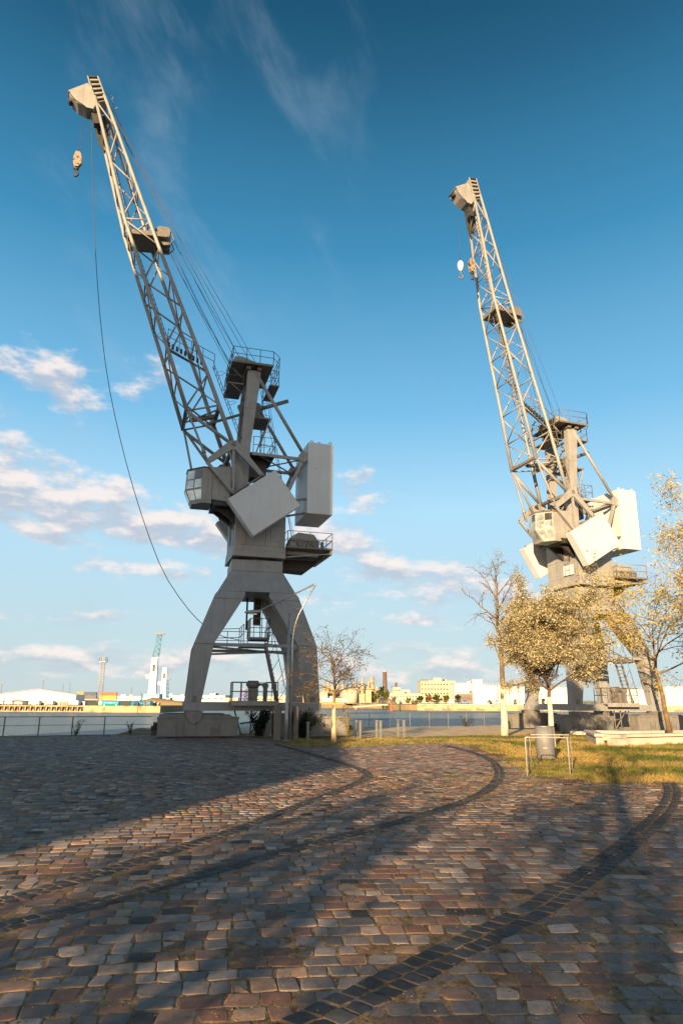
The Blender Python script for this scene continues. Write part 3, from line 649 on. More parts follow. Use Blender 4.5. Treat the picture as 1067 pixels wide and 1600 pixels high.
    # --- rocker frames
    for sy in (-1, 1):
        P0, P1, P2, P3 = (-1.70, sy*2.0, 14.80), (-3.05, sy*2.0, 13.70), (-1.58, sy*2.0, 12.10), (-.08, sy*2.0, 13.22)
        g = G(); y0, y1 = sy*1.9, sy*2.1
        g.prism([(-1.95, 14.95), (-1.55, 15.02), (-1.35, 14.75), (-1.45, 14.5), (-1.95, 14.45)], y0, y1)
        fr_ = A('rocker_frame', g, 'crane', bv=.01)
        g = G(); g.prism([(-1.9, 14.98), (-1.6, 14.6), (-2.9, 13.62), (-3.1, 13.78)], y0+.002*sy, y1-.002*sy); g.prism([(-1.55, 15.02), (-1.75, 14.62), (-.15, 13.12), (0, 13.25)], y0+.004*sy, y1-.004*sy)
        A('frame_arm', g, 'crane', fr_, .01)
        g = G(); g.beam(P1, P2, .15, .15); g.beam(P0, P2, .12, .12); A('frame_strut', g, 'crane', fr_)
        g = G(); g.beam(P2, P3, .07, .2); g.beam((P2[0]+.1, P2[1], P2[2]-.15), (P3[0]+.1, P3[1], P3[2]-.15), .05, .2); g.tube((P2[0], P2[1]-.18, P2[2]), (P2[0], P2[1]+.18, P2[2]), .09, n=10); g.tube((P3[0], P3[1]-.18, P3[2]), (P3[0], P3[1]+.18, P3[2]), .09, n=10); A('hanger_link', g, 'mid', fr_)
    g = G(); g.tube((-1.68, -2.15, 14.8), (-1.68, 2.15, 14.8), .13, n=12); g.tube((-1.58, -1.95, 12.1), (-1.58, 1.95, 12.1), .07); g.tube((-.08, -1.95, 13.2), (-.08, 1.95, 13.2), .07); A('hinge_shaft', g, 'mid')
    for sy in (-1, 1):
        g = G(); g.loft([[(-1.35, sy*1.2, 12.2), (-.75, sy*1.2, 12.2), (-.75, sy*1.5, 12.2), (-1.35, sy*1.5, 12.2)], [(-1.85, sy*1.2, 14.9), (-1.45, sy*1.2, 14.9), (-1.45, sy*1.5, 14.9), (-1.85, sy*1.5, 14.9)]])
        A('hinge_post', g, 'crane')
    # --- tilted side counterweights
    ca_, sa_ = math.cos(R_(dw_ang)), math.sin(R_(dw_ang)); U = (ca_, sa_); W2 = (-sa_, ca_)
    for sy in (-1, 1):
        poly = [(dw_c[0]+U[0]*1.5*i+W2[0]*1.15*j, dw_c[1]+U[1]*1.5*i+W2[1]*1.15*j) for i, j in ((-1,-1),(1,-1),(1,1),(-1,1))]
        g = G(); g.prism(poly, sy*2.22, sy*2.82); tw = A('side_counterweight', g, 'weight', bv=.025)
        g = G()
        for i, j in ((-.8, 1.17), (.8, 1.17)):
            c = Vector((dw_c[0]+U[0]*1.5*i+W2[0]*j, sy*2.35, dw_c[1]+U[1]*1.5*i+W2[1]*j)); g.tube(c, c+Vector((W2[0]*.12, 0, W2[1]*.12)), .05, n=6)
        A('lug', g, 'mid', tw)
    # --- mast
    for sy in (-1, 1):
        g = G()
        secs = [(-1.22, -.74, .90, 1.28, 12.25), (-1.18, -.68, .88, 1.30, 15.2), (-1.02, -.30, .85, 1.32, 19.1), (-1.02, -.30, .85, 1.32, 19.62)]
        g.loft([[(a0, sy*b0, h), (a1, sy*b0, h), (a1, sy*b1, h), (a0, sy*b1, h)] for a0, a1, b0, b1, h in secs]); ms_ = A('mast_column', g, 'crane', bv=.012)
        g = G(); g.box((-1.17, sy*1.30, 17.3), (-.5, sy*1.315, 17.32)); A('weld_seam', g, 'mid', ms_)
        g = G(); g.tube((-.55, sy*1.3, 19.45), (2.28, sy*1.3, 14.95), .095, n=10); g.beam((-.6, sy*1.3, 14.66), (2.3, sy*1.3, 14.62), .16, .12)
        bs = A('back_strut', g, 'crane')
        g = G(); g.beam((2.3, sy*1.3, 14.75), (1.45, sy*1.3, 12.6), .18, .16); g.beam((1.45, sy*1.3, 12.6), (1.05, sy*1.3, 11.6), .18, .16); A('rear_strut', g, 'crane')
        g = G(); g.prism([(2.02, 14.85), (2.2, 15.12), (2.48, 14.98), (2.52, 14.6), (2.3, 14.42), (2.05, 14.5)], sy*1.22, sy*1.42); A('gusset', g, 'crane', bs)
    g = G()
    for h in (13.4, 15.2, 17.2, 18.8): g.beam((-.9, -.9, h), (-.85, .9, h), .12, .12, (0, 0, 1))
    g.beam((-.9, -.9, 15.3), (-.9, .9, 17.1), .08, .08, (1, 0, 0)); g.beam((-.9, .9, 17.3), (-.8, -.9, 18.7), .08, .08, (1, 0, 0)); g.beam((-.95, .9, 13.5), (-.9, -.9, 15.1), .08, .08, (1, 0, 0))
    A('mast_cross_brace', g, 'crane')
    g = G(); g.beam((2.3, -1.3, 14.7), (2.3, 1.3, 14.7), .14, .14, (0,0,1)); g.beam((-.2, -1.3, 14.6), (2.2, 1.3, 14.6), .06, .06, (0,0,1)); g.beam((-.2, 1.3, 14.6), (2.2, -1.3, 14.6), .06, .06, (0,0,1)); g.beam((1.45, -1.3, 12.7), (2.2, 1.3, 14.5), .06, .06); A('frame_cross_brace', g, 'crane')
    # rear ladder, mid decks
    g = G(); ladder(g, (.12, .2, 12.4), (.12, .2, 20.0), (0, 1, 0), hoops=(1, 0, 0)); A('ladder', g, 'mid')
    g = G(); g.box((-.65, -.75, 17.0), (.5, 1.0, 17.08)); g.prism([(-.6, 17.08), (.1, 17.08), (-.35, 17.75), (-.6, 17.75)], -.5, .5); dk = A('mid_deck', g, 'mid')
    g = G(); g.beam((.42, -.7, 17.0), (-.1, -.7, 15.3), .07, .07); g.beam((.42, .9, 17.0), (-.1, .9, 15.3), .07, .07); A('deck_bracket', g, 'crane', dk)
    g = G(); g.box((-.65, -1.15, 14.72), (.75, 1.15, 14.8)); g.box((-.5, -.4, 13.6), (.4, .6, 14.7)); dk = A('mid_deck', g, 'dark')
    g = G(); rail(g, [(-.5, -1.1, 14.8), (.7, -1.1, 14.8), (.7, 1.1, 14.8)], .95, post=.8); A('railing', g, 'mid', dk)
    g = G(); g.box((-.9, -.7, 12.3), (1.0, .7, 12.38)); g.box((-.6, -.5, 12.38), (.3, .5, 13.1)); g.tube((.2, -.75, 12.75), (.2, .75, 12.75), .3, n=14); A('hoist_gear', g, 'mid')
    # luffing rack
    g = G(); g.beam((-3.2, 0, 16.5), (-.55, 0, 17.68), .12, .14); g.tube((-.55, 0, 17.68), (1.58, 0, 18.62), .115, n=12); g.tube((-.3, -.5, 17.8), (-.3, .5, 17.8), .26, n=14); g.prism([(-1.35, 17.9), (-1.1, 18.1), (-.95, 17.6), (-1.15, 17.45)], -.12, .12); A('luffing_rack', g, 'mid')
    # top platform
    g = G(); g.box((-1.95, -1.72, 19.86), (.36, 1.4, 19.93)); g.beam((-1.95, -1.72, 19.84), (.36, -1.72, 19.84), .1, .04, (0,1,0)); g.beam((-1.0, -1.5, 19.7), (-1.0, 1.4, 19.7), .25, .2, (0,0,1)); g.beam((-.4, -1.5, 19.7), (-.4, 1.4, 19.7), .25, .2, (0,0,1)); tp = A('top_platform', g, 'mid')
    g = G(); rail(g, [(-1.93, -1.7, 19.93), (.34, -1.7, 19.93), (.8, -1.1, 19.93), (.8, 1.1, 19.93), (.34, 1.38, 19.93), (-1.93, 1.38, 19.93)], .82, post=.75, closed=True); A('railing', g, 'mid', tp)
    g = G(); g.prism([(-1.7, 19.93), (-.35, 19.93), (-.45, 20.22), (-1.35, 20.5), (-1.75, 20.45)], -1.1, -.95); g.prism([(-1.7, 19.93), (-.35, 19.93), (-.45, 20.22), (-1.35, 20.5), (-1.75, 20.45)], .95, 1.1); g.box((-1.2, -.9, 19.93), (-.4, .9, 20.15)); sh_ = A('sheave_housing', g, 'crane', tp)
    g = G()
    for yy in (-.75, -.4, 0, .4, .75): g.tube((-1.45, yy-.05, 20.3), (-1.45, yy+.05, 20.3), .3, n=16); g.tube((-.15, yy-.04, 20.1), (-.15, yy+.04, 20.1), .2, n=12)
    A('sheave', g, 'dark', tp)
    g = G(); g.box((-2.05, -.9, 18.86), (-1.15, 1.2, 18.94)); g.box((.3, -1.0, 18.98), (.85, 1.2, 19.06)); lp2 = A('lower_deck', g, 'mid')
    g = G(); rail(g, [(-2.02, 1.1, 18.94), (-2.02, -.85, 18.94), (-1.2, -.85, 18.94)], .95, post=.9); rail(g, [(.35, -.95, 19.06), (.82, -.95, 19.06), (.82, 1.1, 19.06)], .9, post=.9); g.tube((-1.95, -.85, 18.95), (-1.15, -.85, 18.3), .04, n=6); g.tube((-1.9, -.9, 19.9), (-1.2, -.9, 19.2), .05, n=6); A('railing', g, 'mid', lp2)
    # --- tail counterweight
    g = G(); g.prism([(2.50, 11.5), (3.95, 11.5), (3.97, 15.62), (2.50, 15.62)], -1.5, 1.5); tc_ = A('tail_counterweight', g, 'weight', bv=.03)
    g = G()
    for xx, yy in ((2.75, -1.3), (3.2, -1.2), (3.8, -1.35), (2.75, 1.3), (3.8, 1.3)): g.path([(xx-.08, yy, 15.62), (xx-.08, yy, 15.74), (xx, yy, 15.8), (xx+.08, yy, 15.74), (xx+.08, yy, 15.62)], .03, 6)
    A('lifting_eye', g, 'weight', tc_)
    g = G(); g.tube((3.0, -1.5, 14.1), (3.0, -1.515, 14.1), .03, n=8); g.beam((2.5, -1.3, 12.35), (1.2, -1.3, 12.1), .1, .1); g.beam((2.5, -1.0, 11.62), (1.2, -1.0, 11.3), .1, .1); A('tie_rod', g, 'mid', tc_)
    # --- rear winch platform
    g = G(); g.box((1.4, -1.85, 9.45), (3.88, 1.85, 9.55)); wp = A('winch_platform', g, 'mid')
    g = G(); rail(g, [(1.42, 1.8, 9.55), (1.42, -1.82, 9.55), (3.86, -1.82, 9.55), (3.86, 1.8, 9.55)], .82, post=1.22); g.tube((3.4, -1.8, 9.6), (3.86, -1.8, 10.0), .02, n=5); A('railing', g, 'crane', wp)
    g = G(); g.prism([(1.4, 8.62), (2.9, 8.55), (3.4, 8.95), (3.5, 9.15), (1.4, 9.15)], -.1, 1.2); A('under_tank', g, 'dark', wp)
    g = G(); g.tube((1.5, -1.3, 9.28), (3.2, -1.3, 9.24), .12, n=10); g.beam((1.4, -1.7, 8.95), (3.8, -1.7, 9.28), .06, .06); g.beam((3.8, -1.85, 9.3), (3.8, 1.85, 9.3), .12, .2, (0,0,1)); A('pipe', g, 'crane', wp)
    g = G(); g.prism([(1.62, 9.6), (3.25, 9.6), (3.25, 9.98), (2.95, 10.36), (2.1, 10.42), (1.75, 10.2), (1.62, 9.9)], -1.4, -.3); gh = A('gear_housing', g, 'crane', wp, .04)
    g = G()
    for xx, rr, hh in ((2.2, .2, 9.83), (2.62, .13, 9.75), (3.02, .2, 9.83)): g.tube((xx, -1.41, hh), (xx, -1.5, hh), rr, n=14)
    g.box((1.6, -1.46, 9.93), (3.3, -1.41, 9.99)); g.box((3.42, -1.3, 9.6), (3.52, -1.1, 10.0)); A('bearing_cap', g, 'mid', gh)
    # --- jib, luffed about its heel hinge
    jb = empty('jib', (-1.68, 0, 14.8)); jb.parent = cr_; jb.rotation_euler = (0, R_(jib_deg), 0); jb.scale = (jib_s,)*3
    OFF = Vector((1.68, 0, -14.8))
    class J(G):
        def fin(s): s.v = [(x+1.68, y, z-14.8) for x, y, z in s.v]; return s
    def JA(n_, g_, m='crane', bv=0.0): return obj(n_, g_.fin(), M[m], jb, bv)
    Bp = [(-4.19, 1.43, 16.63), (-5.53, 1.26, 20.42), (-6.96, 1.10, 24.27), (-8.43, .92, 28.25), (-9.58, .75, 32.23), (-10.83, .55, 36.5)]
    Dp = [(-1.66, 1.49, 15.0), (-2.51, 1.41, 17.16), (-3.25, 1.32, 19.07), (-4.83, 1.16, 22.85), (-6.42, .99, 26.75), (-7.89, .83, 30.5), (-9.42, .65, 34.49), (-10.33, .56, 36.75)]
    onB = lambda h, s_: (lambda p: (p[0], s_*p[1], p[2]))(lerp(Bp, h)); onD = lambda h, s_: (lambda p: (p[0], s_*p[1], p[2]))(lerp(Dp, h))
    for s_ in (-1, 1):
        g = J(); g.path([(p[0], s_*p[1], p[2]) for p in Bp], [.115, .11, .105, .10, .095, .09], 10); JA('chord', g)
        g = J(); g.path([(p[0], s_*p[1], p[2]) for p in Dp], [.125, .12, .115, .11, .105, .10, .095, .09], 10); JA('chord', g)
        zig = [(('B', 36.2), ('D', 34.4)), (('D', 34.3), ('B', 32.3)), (('B', 32.0), ('D', 30.6)), (('D', 30.4), ('B', 28.4)), (('B', 28.2), ('D', 28.4)), (('B', 28.1), ('D', 26.8)), (('D', 26.6), ('B', 24.4)),
               (('B', 24.2), ('D', 23.0)), (('D', 22.7), ('B', 20.5)), (('B', 20.3), ('D', 19.1)), (('D', 19.0), ('B', 16.85)), (('B', 16.65), ('D', 17.2))]
        for (f0, h0), (f1, h1) in zig:
            p0 = (onB if f0 == 'B' else onD)(h0, s_); p1 = (onB if f1 == 'B' else onD)(h1, s_)
            g = J(); g.tube(p0, p1, .052 if h0 < 28 else .046, n=7); JA('brace', g)
        g = J(); g.tube(onB(16.6, s_), (-1.75, s_*1.55, 15.0), .10, n=8); JA('heel_strut', g)
    for f_, fn, hs in (('B', onB, (36.0, 34.2, 32.2, 30.2, 28.25, 26.3, 24.3, 22.4, 20.4, 18.5, 16.65)), ('D', onD, (35.8, 34.4, 32.5, 30.5, 28.6, 26.7, 24.8, 22.85, 21.0, 19.07, 17.2))):
        for h in hs:
            g = J(); g.tube(fn(h, -1), fn(h, 1), .045, n=6); JA('brace', g)
        for i in range(len(hs)-1):
            s_ = 1 if i % 2 else -1; g = J(); g.tube(fn(hs[i]-.05, s_), fn(hs[i+1]+.05, -s_), .038, n=6); JA('brace', g)
    for h in (28.25, 17.0):
        for s_ in (-1, 1): g = J(); g.tube(onB(h, s_), onD(h, -s_), .05, n=6); JA('brace', g)
    g = J(); g.beam(onB(16.75, -1), onB(16.75, 1), .2, .2, (0,0,1)); g.beam((-3.95, 0, 16.7), (-2.6, 0, 17.1), .2, .25); g.beam(onD(17.15, -1), onD(17.15, 1), .2, .2, (0,0,1)); JA('rack_crosshead', g, 'mid')
    # working platform mid-way up, with a small winch
    g = J(); g.loft([[(-8.15, -.85, 27.35), (-6.0, -.85, 27.55), (-6.0, .85, 27.55), (-8.15, .85, 27.35)], [(-8.2, -.85, 27.62), (-6.0, -.85, 27.85), (-6.0, .85, 27.85), (-8.2, .85, 27.62)]]); JA('jib_platform', g, 'mid')
    g = J(); g.box((-6.6, -.5, 27.9), (-5.85, .5, 28.25)); g.prism([(-6.7, 28.25), (-5.8, 28.25), (-5.95, 28.5), (-6.5, 28.5)], -.45, .45)
    for yy in (-.45, 0, .45): g.tube((-6.1, yy-.06, 27.6), (-6.1, yy+.06, 27.6), .33, n=14)
    g.path([(-5.75, -.5, 28.1), (-5.6, -.5, 27.7), (-5.85, -.5, 27.3), (-6.2, -.5, 27.25)], .04, 5); g.path([(-5.75, .3, 28.1), (-5.55, .3, 27.6), (-5.85, .3, 27.2), (-6.3, .3, 27.2)], .04, 5); JA('jib_winch', g, 'mid')
    # catwalk across the jib and ladders
    g = J()
    for i in range(9):
        t0 = i/9+.01; t1 = t0+.065; a = Vector((-5.5, -1.28, 20.45)); b = Vector((-3.45, -1.25, 19.55)); g.loft([[a.lerp(b, t)+Vector((0, yy, 0)) for t, yy in ((t0, 0), (t1, 0), (t1, .16), (t0, .16))], [a.lerp(b, t)+Vector((0, yy, .22)) for t, yy in ((t0, 0), (t1, 0), (t1, .16), (t0, .16))]])
    g.beam((-5.55, -1.3, 20.2), (-3.35, -1.3, 19.2), .09, .09); JA('catwalk', g, 'dark')
    g = J(); a = Vector((-5.5, -1.25, 20.5)); b = Vector((-2.9, -1.25, 19.35))
    for z in (.5, .95): g.tube(a+Vector((0, 0, z)), b+Vector((0, 0, z)), .02, n=5)
    for i in range(5): q = a.lerp(b, i/4); g.tube(q, q+Vector((0, 0, .95)), .02, n=5)
    JA('railing', g, 'mid')
    g = J(); ladder(g, (-2.95, -1.0, 19.8), (-1.1, -1.0, 15.3), (0, 1, 0), w_=.5, hoops=(1, 0, .3)); ladder(g, (-7.9, -.2, 27.5), (-5.3, -.2, 20.8), (0, 1, 0), hoops=(-1, 0, -.3)); ladder(g, (-10.1, .1, 34.8), (-7.9, .1, 28.0), (0, 1, 0)); JA('ladder', g, 'mid')
    # jib head
    g = J(); P4 = [(-11.36, 37.8), (-10.84, 37.95), (-10.2, 36.45), (-10.72, 36.15)]
    g.prism(P4, -.50, .50); hd = JA('jib_head', g)
    g = G()
    for i in range(6):
        t = i/5.4; a = Vector((-11.36, -.50, 37.8)).lerp(Vector((-10.72, -.5, 36.15)), t); b = Vector((-10.84, -.50, 37.95)).lerp(Vector((-10.2, -.5, 36.45)), t)
        g.beam(a+Vector((0, -.05, 0)), b+Vector((0, -.05, 0)), .07, .1, (0, 1, 0))
    g.v = [(x+1.68, y, z-14.8) for x, y, z in g.v]; obj('head_rung', g, M['dark'], jb)
    g = G(); g.beam((-11.38, -.56, 37.85), (-10.72, -.56, 36.1), .07, .08); g.beam((-10.82, -.56, 38.0), (-10.18, -.56, 36.45), .07, .08); g.v = [(x+1.68, y, z-14.8) for x, y, z in g.v]; obj('head_cheek', g, M['crane'], jb)
    g = J(); g.prism([(-12.32, 36.62), (-11.36, 37.45), (-10.95, 37.0), (-10.72, 36.1), (-10.85, 35.68), (-11.25, 35.68), (-11.75, 35.88), (-12.15, 36.2), (-12.34, 36.45)], -.46, .46); JA('sheave_cover', g, 'crane', .01)
    g = J(); g.beam((-12.34, -.47, 36.48), (-11.9, -.47, 36.02), .05, .04); g.beam((-11.9, -.47, 36.02), (-11.3, -.47, 35.7), .05, .04); g.tube((-12.3, -.5, 36.45), (-12.3, .5, 36.45), .07); g.tube((-12.2, -.2, 36.25), (-12.2, .2, 36.25), .14, n=12); JA('cover_rim', g, 'dark')
    g = J(); g.prism([(-10.9, 35.7), (-10.3, 36.3), (-9.95, 35.6), (-9.85, 34.3), (-10.1, 33.6), (-10.45, 34.2)], .50, .56); g.prism([(-11.0, 35.7), (-10.6, 35.7), (-10.4, 35.0), (-10.75, 34.9)], -.2, .2); JA('gusset_plate', g, 'dark')
    g = J(); g.tube((-10.9, .3, 37.9), (-9.9, .3, 37.6), .022, n=5); g.tube((-9.9, .3, 37.6), (-10.15, .3, 36.7), .022, n=5); g.path([(-9.95, .3, 37.3), (-9.6, .3, 36.3), (-9.1, .3, 35.3), (-8.9, .3, 34.5)], .025, 5); g.tube((-9.55, .3, 36.9), (-9.8, .3, 36.7), .03, n=5); g.tube((-10.85, -.3, 37.9), (-10.8, -.3, 38.15), .03, n=5); JA('head_railing', g, 'crane')
    # --- stay and hoist ropes (in the crane frame; jib-side ends turned with the jib)
    c_, s2 = math.cos(R_(jib_deg)), math.sin(R_(jib_deg))
    def turn(p):
        x, z = (p[0]+1.68)*jib_s, (p[2]-14.8)*jib_s; return Vector((x*c_+z*s2-1.68, p[1]*jib_s, -x*s2+z*c_+14.8))
    ropes = [((-10.3, .3, 36.9), (-.1, .75, 20.3)), ((-10.3, -.2, 36.9), (-.1, 0, 20.3)), ((-10.3, .0, 36.9), (-1.3, .4, 20.55)), ((-10.3, -.35, 36.9), (-1.3, -.4, 20.55)),
             ((-5.95, .45, 27.9), (-1.7, .75, 20.3)), ((-5.95, 0, 27.9), (-1.7, .4, 20.3)), ((-5.95, -.45, 27.7), (-1.75, 0, 20.2)), ((-5.9, .1, 27.3), (-1.8, -.75, 19.9)),
             ((-5.6, .5, 28.3), (-1.45, -.75, 20.6))]
    for a, b in ropes:
        a = turn(a); b = Vector(b); g = G(); g.path([a, a.lerp(b, .5)+Vector((0, 0, -.12)), b], .013, 4); A('stay_rope', g, 'rope')
    for yy in (-.3, .1, .3):
        g = G(); g.tube((.1+yy, yy, 19.2), (2.2+yy*.2, yy*2, 9.9), .013, n=4); A('hoist_rope', g, 'rope')
    for s_ in (-1, 1):   # luffing rods down to the cabin and rocker frame
        a = turn((-4.15, s_*1.43, 16.6))
        b = Vector((-3.0, -2.0, 13.72)) if s_ < 0 else Vector((-3.45, .6, 13.3))
        g = G(); g.tube(a, b, .062, n=8); q = a.lerp(b, .78); q2 = a.lerp(b, .84); g.tube(q, q2, .11, n=8); A('luffing_rod', g)
    g = G(); g.tube(turn((-4.1, 1.4, 16.6)), (-1.9, 1.7, 13.9), .08, n=8); g.tube((-2.15, 1.68, 14.15), (-1.9, 1.7, 13.9), .15, n=8); A('luffing_rod', g)
    return cr_, turn

CL_LOC, CL_AZ = (-4.7, 36.5, 0), 16.5
CR_LOC, CR_AZ = (15.8, 44.7, 0), 19.5
left_crane, turnL = crane(CL_LOC, CL_AZ, -3.0, 0.0, 1.0, (-.06, 11.52), 37, 'grey harbour crane at the left, its base in shade, jib leaning left above the square', False)
right_crane, turnR = crane(CR_LOC, CR_AZ, -1.5, 9.8, .982, (-.80, 11.62), 31, 'right harbour crane standing in full sunlight behind the trees, pale board on its house', True)
def cw(loc, az_, p):
    a = R_(az_); return (loc[0]+p[0]*math.cos(a)-p[1]*math.sin(a), loc[1]+p[0]*math.sin(a)+p[1]*math.cos(a), loc[2]+p[2])
# hook blocks
M['hookpaint'] = mat('block_tan_paint', (0.34, 0.26, 0.18), 0.5, 0.1, 0.25, 6, col2=(.05, .04, .04), c2lo=.5, c2hi=.6, c2scale=5)
def hook_block(loc, az_, top, ropes, label):
    e = empty('hook_block', cw(loc, az_, top), R_(az_), label=label, category='hook block')
    g = G(); g.prism([(-.12, 0), (.12, 0), (.24, -.35), (.26, -.75), (.1, -1.05), (-.1, -1.05), (-.22, -.7), (-.2, -.3)], -.14, -.10); g.prism([(-.12, 0), (.12, 0), (.24, -.35), (.26, -.75), (.1, -1.05), (-.1, -1.05), (-.22, -.7), (-.2, -.3)], .10, .14); obj('side_plate', g, M['hookpaint'], e, .01)
    g = G(); g.tube((0, -.09, -.42), (0, .09, -.42), .22, n=18); g.tube((0, -.16, -.42), (0, .16, -.42), .05); obj('pulley', g, M['dark'], e)
    g = G(); g.tube((0, 0, -.95), (0, 0, -1.3), .06); g.path([(0, 0, -1.25), (.1, 0, -1.38), (.14, 0, -1.52), (.05, 0, -1.66), (-.08, 0, -1.64), (-.15, 0, -1.52)], [.06, .065, .065, .06, .05, .025], 8); g.tube((-.14, 0, -1.12), (.14, 0, -1.12), .09); obj('hook', g, M['dark'], e)
    g = G()
    for a in ropes: g.tube((a[0]*.12, a[1], -.35), a[:3] if len(a) == 3 else a, .012, n=4)
    obj('hoist_rope', g, M['rope'], e)
hook_block(CL_LOC, CL_AZ, (-11.42, 0, 32.75), [(0.05, -.05, 3.6), (.5, .05, 3.2)], 'tan hook block with a black hook hanging from the left crane jib')
tr = turnR((-11.9, 0, 36.1))
hook_block(CR_LOC, CR_AZ, (-7.42, -.6, 31.75), [(-.45, -.2, 4.0), (.1, .05, 3.6)], 'brown hook block hanging beside the white ball on the right crane jib')
e = empty('hook_ball', cw(CR_LOC, CR_AZ, (-7.95, 0, 31.75)), R_(CR_AZ), label='white ballast ball with a small hook hanging left of the right crane jib', category='hook ball')
g = G(); g.path([(0, 0, .12), (0, 0, .05), (0, 0, -.05), (0, 0, -.25), (0, 0, -.5), (0, 0, -.68), (0, 0, -.74)], [.04, .12, .19, .22, .19, .11, .04], 14); obj('ball', g, M['white'], e)
g = G(); g.tube((0, 0, .1), (0.02, 0, 4.0), .013, n=4); g.tube((0, 0, .05), (0, 0, .3), .05); obj('hoist_rope', g, M['rope'], e)
g = G(); g.tube((0, 0, -.7), (0, 0, -1.0), .04); g.path([(0, 0, -1.0), (.14, 0, -1.1), (.16, 0, -1.25), (0, 0, -1.36), (-.15, 0, -1.26), (-.15, 0, -1.15)], [.045, .05, .05, .045, .04, .02], 8); obj('hook', g, M['mid'], e)
# long slack cable from the left jib head to the portal platform
cp = [(-11.03, .3, 35.98), (-10.7, .19, 33.05), (-10.2, .09, 29.03), (-9.69, -.02, 25.22), (-9.1, -.13, 21.6), (-8.48, -.24, 18.53), (-7.73, -.34, 15.78), (-6.83, -.45, 12.96), (-5.81, -.56, 10.24), (-4.78, -.66, 7.94), (-3.62, -.77, 6.34), (-2.6, .2, 5.5), (-1.6, .6, 4.95), (-.55, .85, 4.8)]
g = G(); g.path([Vector(p) for p in smooth([Vector(cw(CL_LOC, CL_AZ, p)) for p in cp], 1)], .020, 6)
l0 = Vector(g.v[0]); g.v = [(x-l0.x, y-l0.y, z-l0.z) for x, y, z in g.v]
o = obj('slack_cable', g, M['rope'], label='long black cable hanging slack from the left jib head to the portal', category='cable'); o.location = l0

